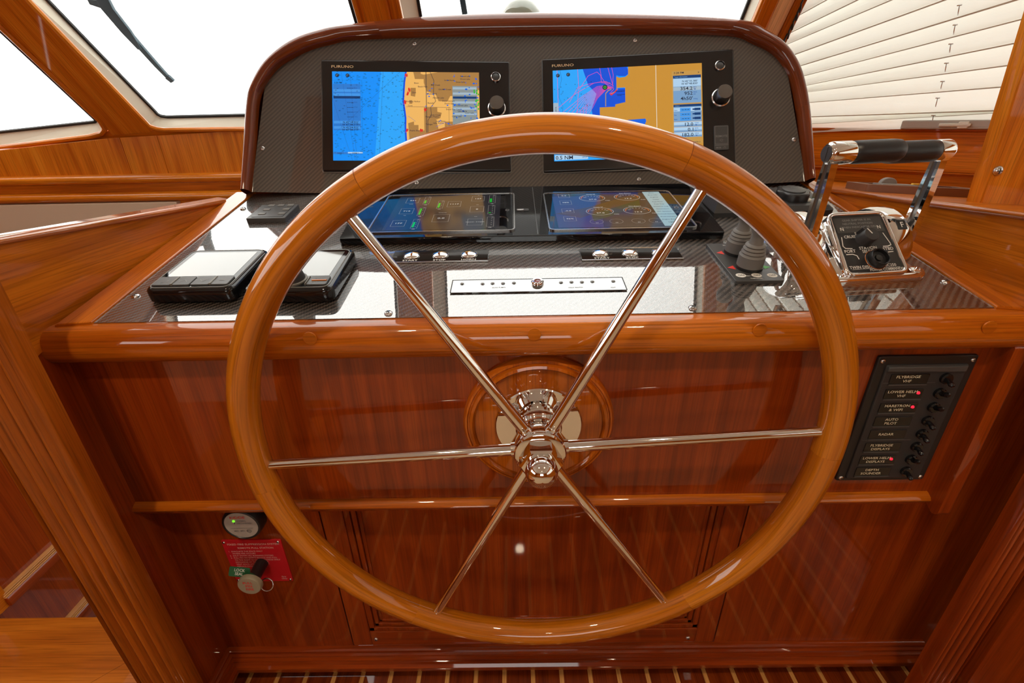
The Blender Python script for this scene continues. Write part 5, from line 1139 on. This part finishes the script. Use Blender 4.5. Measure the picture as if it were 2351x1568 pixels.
for a_ in (.8, 2.35, 3.9, 5.4):
    q = MB(); q.lathe([(.006, .013), (.006, .0145), (.004, .016), (0, .0165)], 18, .045*cos(a_), .045*sin(a_)); q.build('bolt', 'steel', ped)
sw_ = thing('steering_wheel', 'large six-spoke ship steering wheel with varnished wooden rim and chrome hub', 'steering wheel', WMx)
RM, rt = .3615, .0180
joints = [PH0+k*pi/3+.09*((-1)**k) for k in range(6)]
for k in range(6):
    a0 = joints[k]+.0005; a1 = joints[(k+1) % 6]+(2*pi if k == 5 else 0)-.0005; n = 40; q = MB()
    path = [(RM*cos(a0+(a1-a0)*i/n), RM*sin(a0+(a1-a0)*i/n), 0) for i in range(n+1)]; q.tube(path, rt, 28); q.build('rim_segment', 'wheel_wood', sw_)
q = MB(); q.tube([(RM*cos(2*pi*i/180), RM*sin(2*pi*i/180), 0) for i in range(180)], rt-.0006, 20, closed=True); q.build('rim_core', 'pod_wood', sw_)
for k in range(6):
    a = PH0+k*pi/3; q = MB(); q.tube([((.020+(.347-.020)*i/6)*cos(a), (.020+(.347-.020)*i/6)*sin(a), 0) for i in range(7)], [.0076, .0076, .0074, .0071, .0068, .0065, .0063], 20); q.build('spoke', 'chrome', sw_)
    q = MB(); q.tube([(.026*cos(a), .026*sin(a), 0), (.036*cos(a), .036*sin(a), 0)], [.0098, .0090], 18); q.build('spoke_socket', 'chrome', sw_)
q = MB(); q.lathe([(.018, -.020), (.026, -.019), (.0285, -.012), (.0310, -.008), (.0325, 0), (.0315, .006), (.0305, .0085), (.0320, .0100), (.0325, .0125), (.0310, .0150), (.0270, .0165), (.022, .017)], 56); q.build('hub', 'chrome', sw_, angle=30)
q = MB(); q.lathe([(.0262, .0150), (.0262, .0340), (.0235, .0365), (.0195, .0370)], 6); q.build('hub_nut', 'chrome', sw_, angle=20)
q = MB(); q.lathe([(.0175, .0355), (.0178, .0375), (.0192, .0400), (.0196, .0440), (.0188, .0490), (.0164, .0545), (.0125, .0585), (.0070, .0612), (0, .0620)], 44); q.build('cap_nut', 'chrome', sw_, angle=60)
# ================================================================== BEYOND: compass, wipers, deck box
cp = hit(1197, 30, (0, 1.27, 0), (0, 1, 0)); cmp_ = thing('compass', 'domed glass compass peeking above the top of the pod', 'compass', at(cp.x, 1.27, cp.z-.06))
q = MB(); q.lathe([(.052, .03), (.050, .045), (.046, .060), (.036, .075), (.022, .084), (.010, .0875), (0, .088)], 40); q.build('dome', 'compass_dome', cmp_)
q = MB(); q.lathe([(.060, -.12), (.060, .028), (.055, .034), (.051, .034)], 40); q.build('base', 'black_plastic', cmp_)
def hWo(u, v, o): p_ = hW(u, v, o); return Vector((p_[0], p_[1], -o))
wp_ = thing('windshield_wiper', 'dark wiper arm and blade outside the left windshield pane', 'wiper', WM)
ow = .055
def strip(pts, wds, o, name, par, mat='wiper_grey'):
    q = MB(); L_, R_ = [], []
    for i, (u, v) in enumerate(pts):
        p_ = hWo(u, v, o); a = hWo(*pts[max(i-1, 0)], o); b_ = hWo(*pts[min(i+1, len(pts)-1)], o); t = (b_-a).normalized(); nn = Vector((-t.y, t.x, 0)); L_.append(p_+nn*wds[i]/2); R_.append(p_-nn*wds[i]/2)
    pl = [(p_.x, p_.y) for p_ in L_]+[(p_.x, p_.y) for p_ in R_][::-1]
    q.prism(pl[::-1], -o-.004, -o+.004, .001); return q.build(name, mat, par)
strip([(222, -30), (246, 18), (290, 72), (322, 112)], [.030, .030, .026, .012], ow, 'arm', wp_)
strip([(236, -20), (266, 40), (320, 105), (360, 150), (392, 184)], [.012, .014, .016, .014, .010], ow+.003, 'blade', wp_)
strip([(384, 176), (397, 187)], [.016, .014], ow+.002, 'blade_tip', wp_)
strip([(204, 3), (232, 9)], [.012, .020], ow+.002, 'pivot', wp_)
wp2 = thing('windshield_wiper', 'thin grey wiper arm outside the centre windshield pane', 'wiper', WM)
strip([(1057, -30), (1062, 0), (1072, 60)], [.014, .014, .014], ow, 'arm', wp2)
# brown flush switch box on the right side deck
A = hK(1985, 438, .004); Bq = hK(2262, 452, .004); ex = (Bq-A); ex.z = 0
dkM = frm(A, Bq-A, DKN.cross(Bq-A))
db = thing('deck_switch_box', 'low brown plastic tray with a grey lever lying on the right side deck', 'tray', dkM)
Lq = (Bq-A).length; Wq = .10
q = MB(); q.ring(rr(0, Lq, -.006, Wq, .006), rr(.014, Lq-.012, .010, Wq-.012, .004), -.004, .012); q.build('bezel', 'brown_plastic', db)
q = MB(); q.rrect(.012, Lq-.010, .008, Wq-.010, -.002, .006, .003, .0008); q.build('floor_plate', 'lever_grey', db)
q = MB(); q.rrect(.040, Lq*.52, .03, Wq-.02, .006, .013, .003, .001); q.build('lid', 'lever_grey', db)
q = MB(); q.M = Matrix(((1, 0, 0, .062), (0, 0, -1, .075), (0, 1, 0, .012), (0, 0, 0, 1))); q.prism([(.014*cos(pi*k/12)+.0, .012*sin(pi*k/12)) for k in range(13)], 0, .014, .002); q.build('lever', 'lever_grey', db)
q = MB(); q.rrect(.100, .112, .055, .065, .013, .0155, .002, .001); q.build('mark', 'yellow_mark', db)
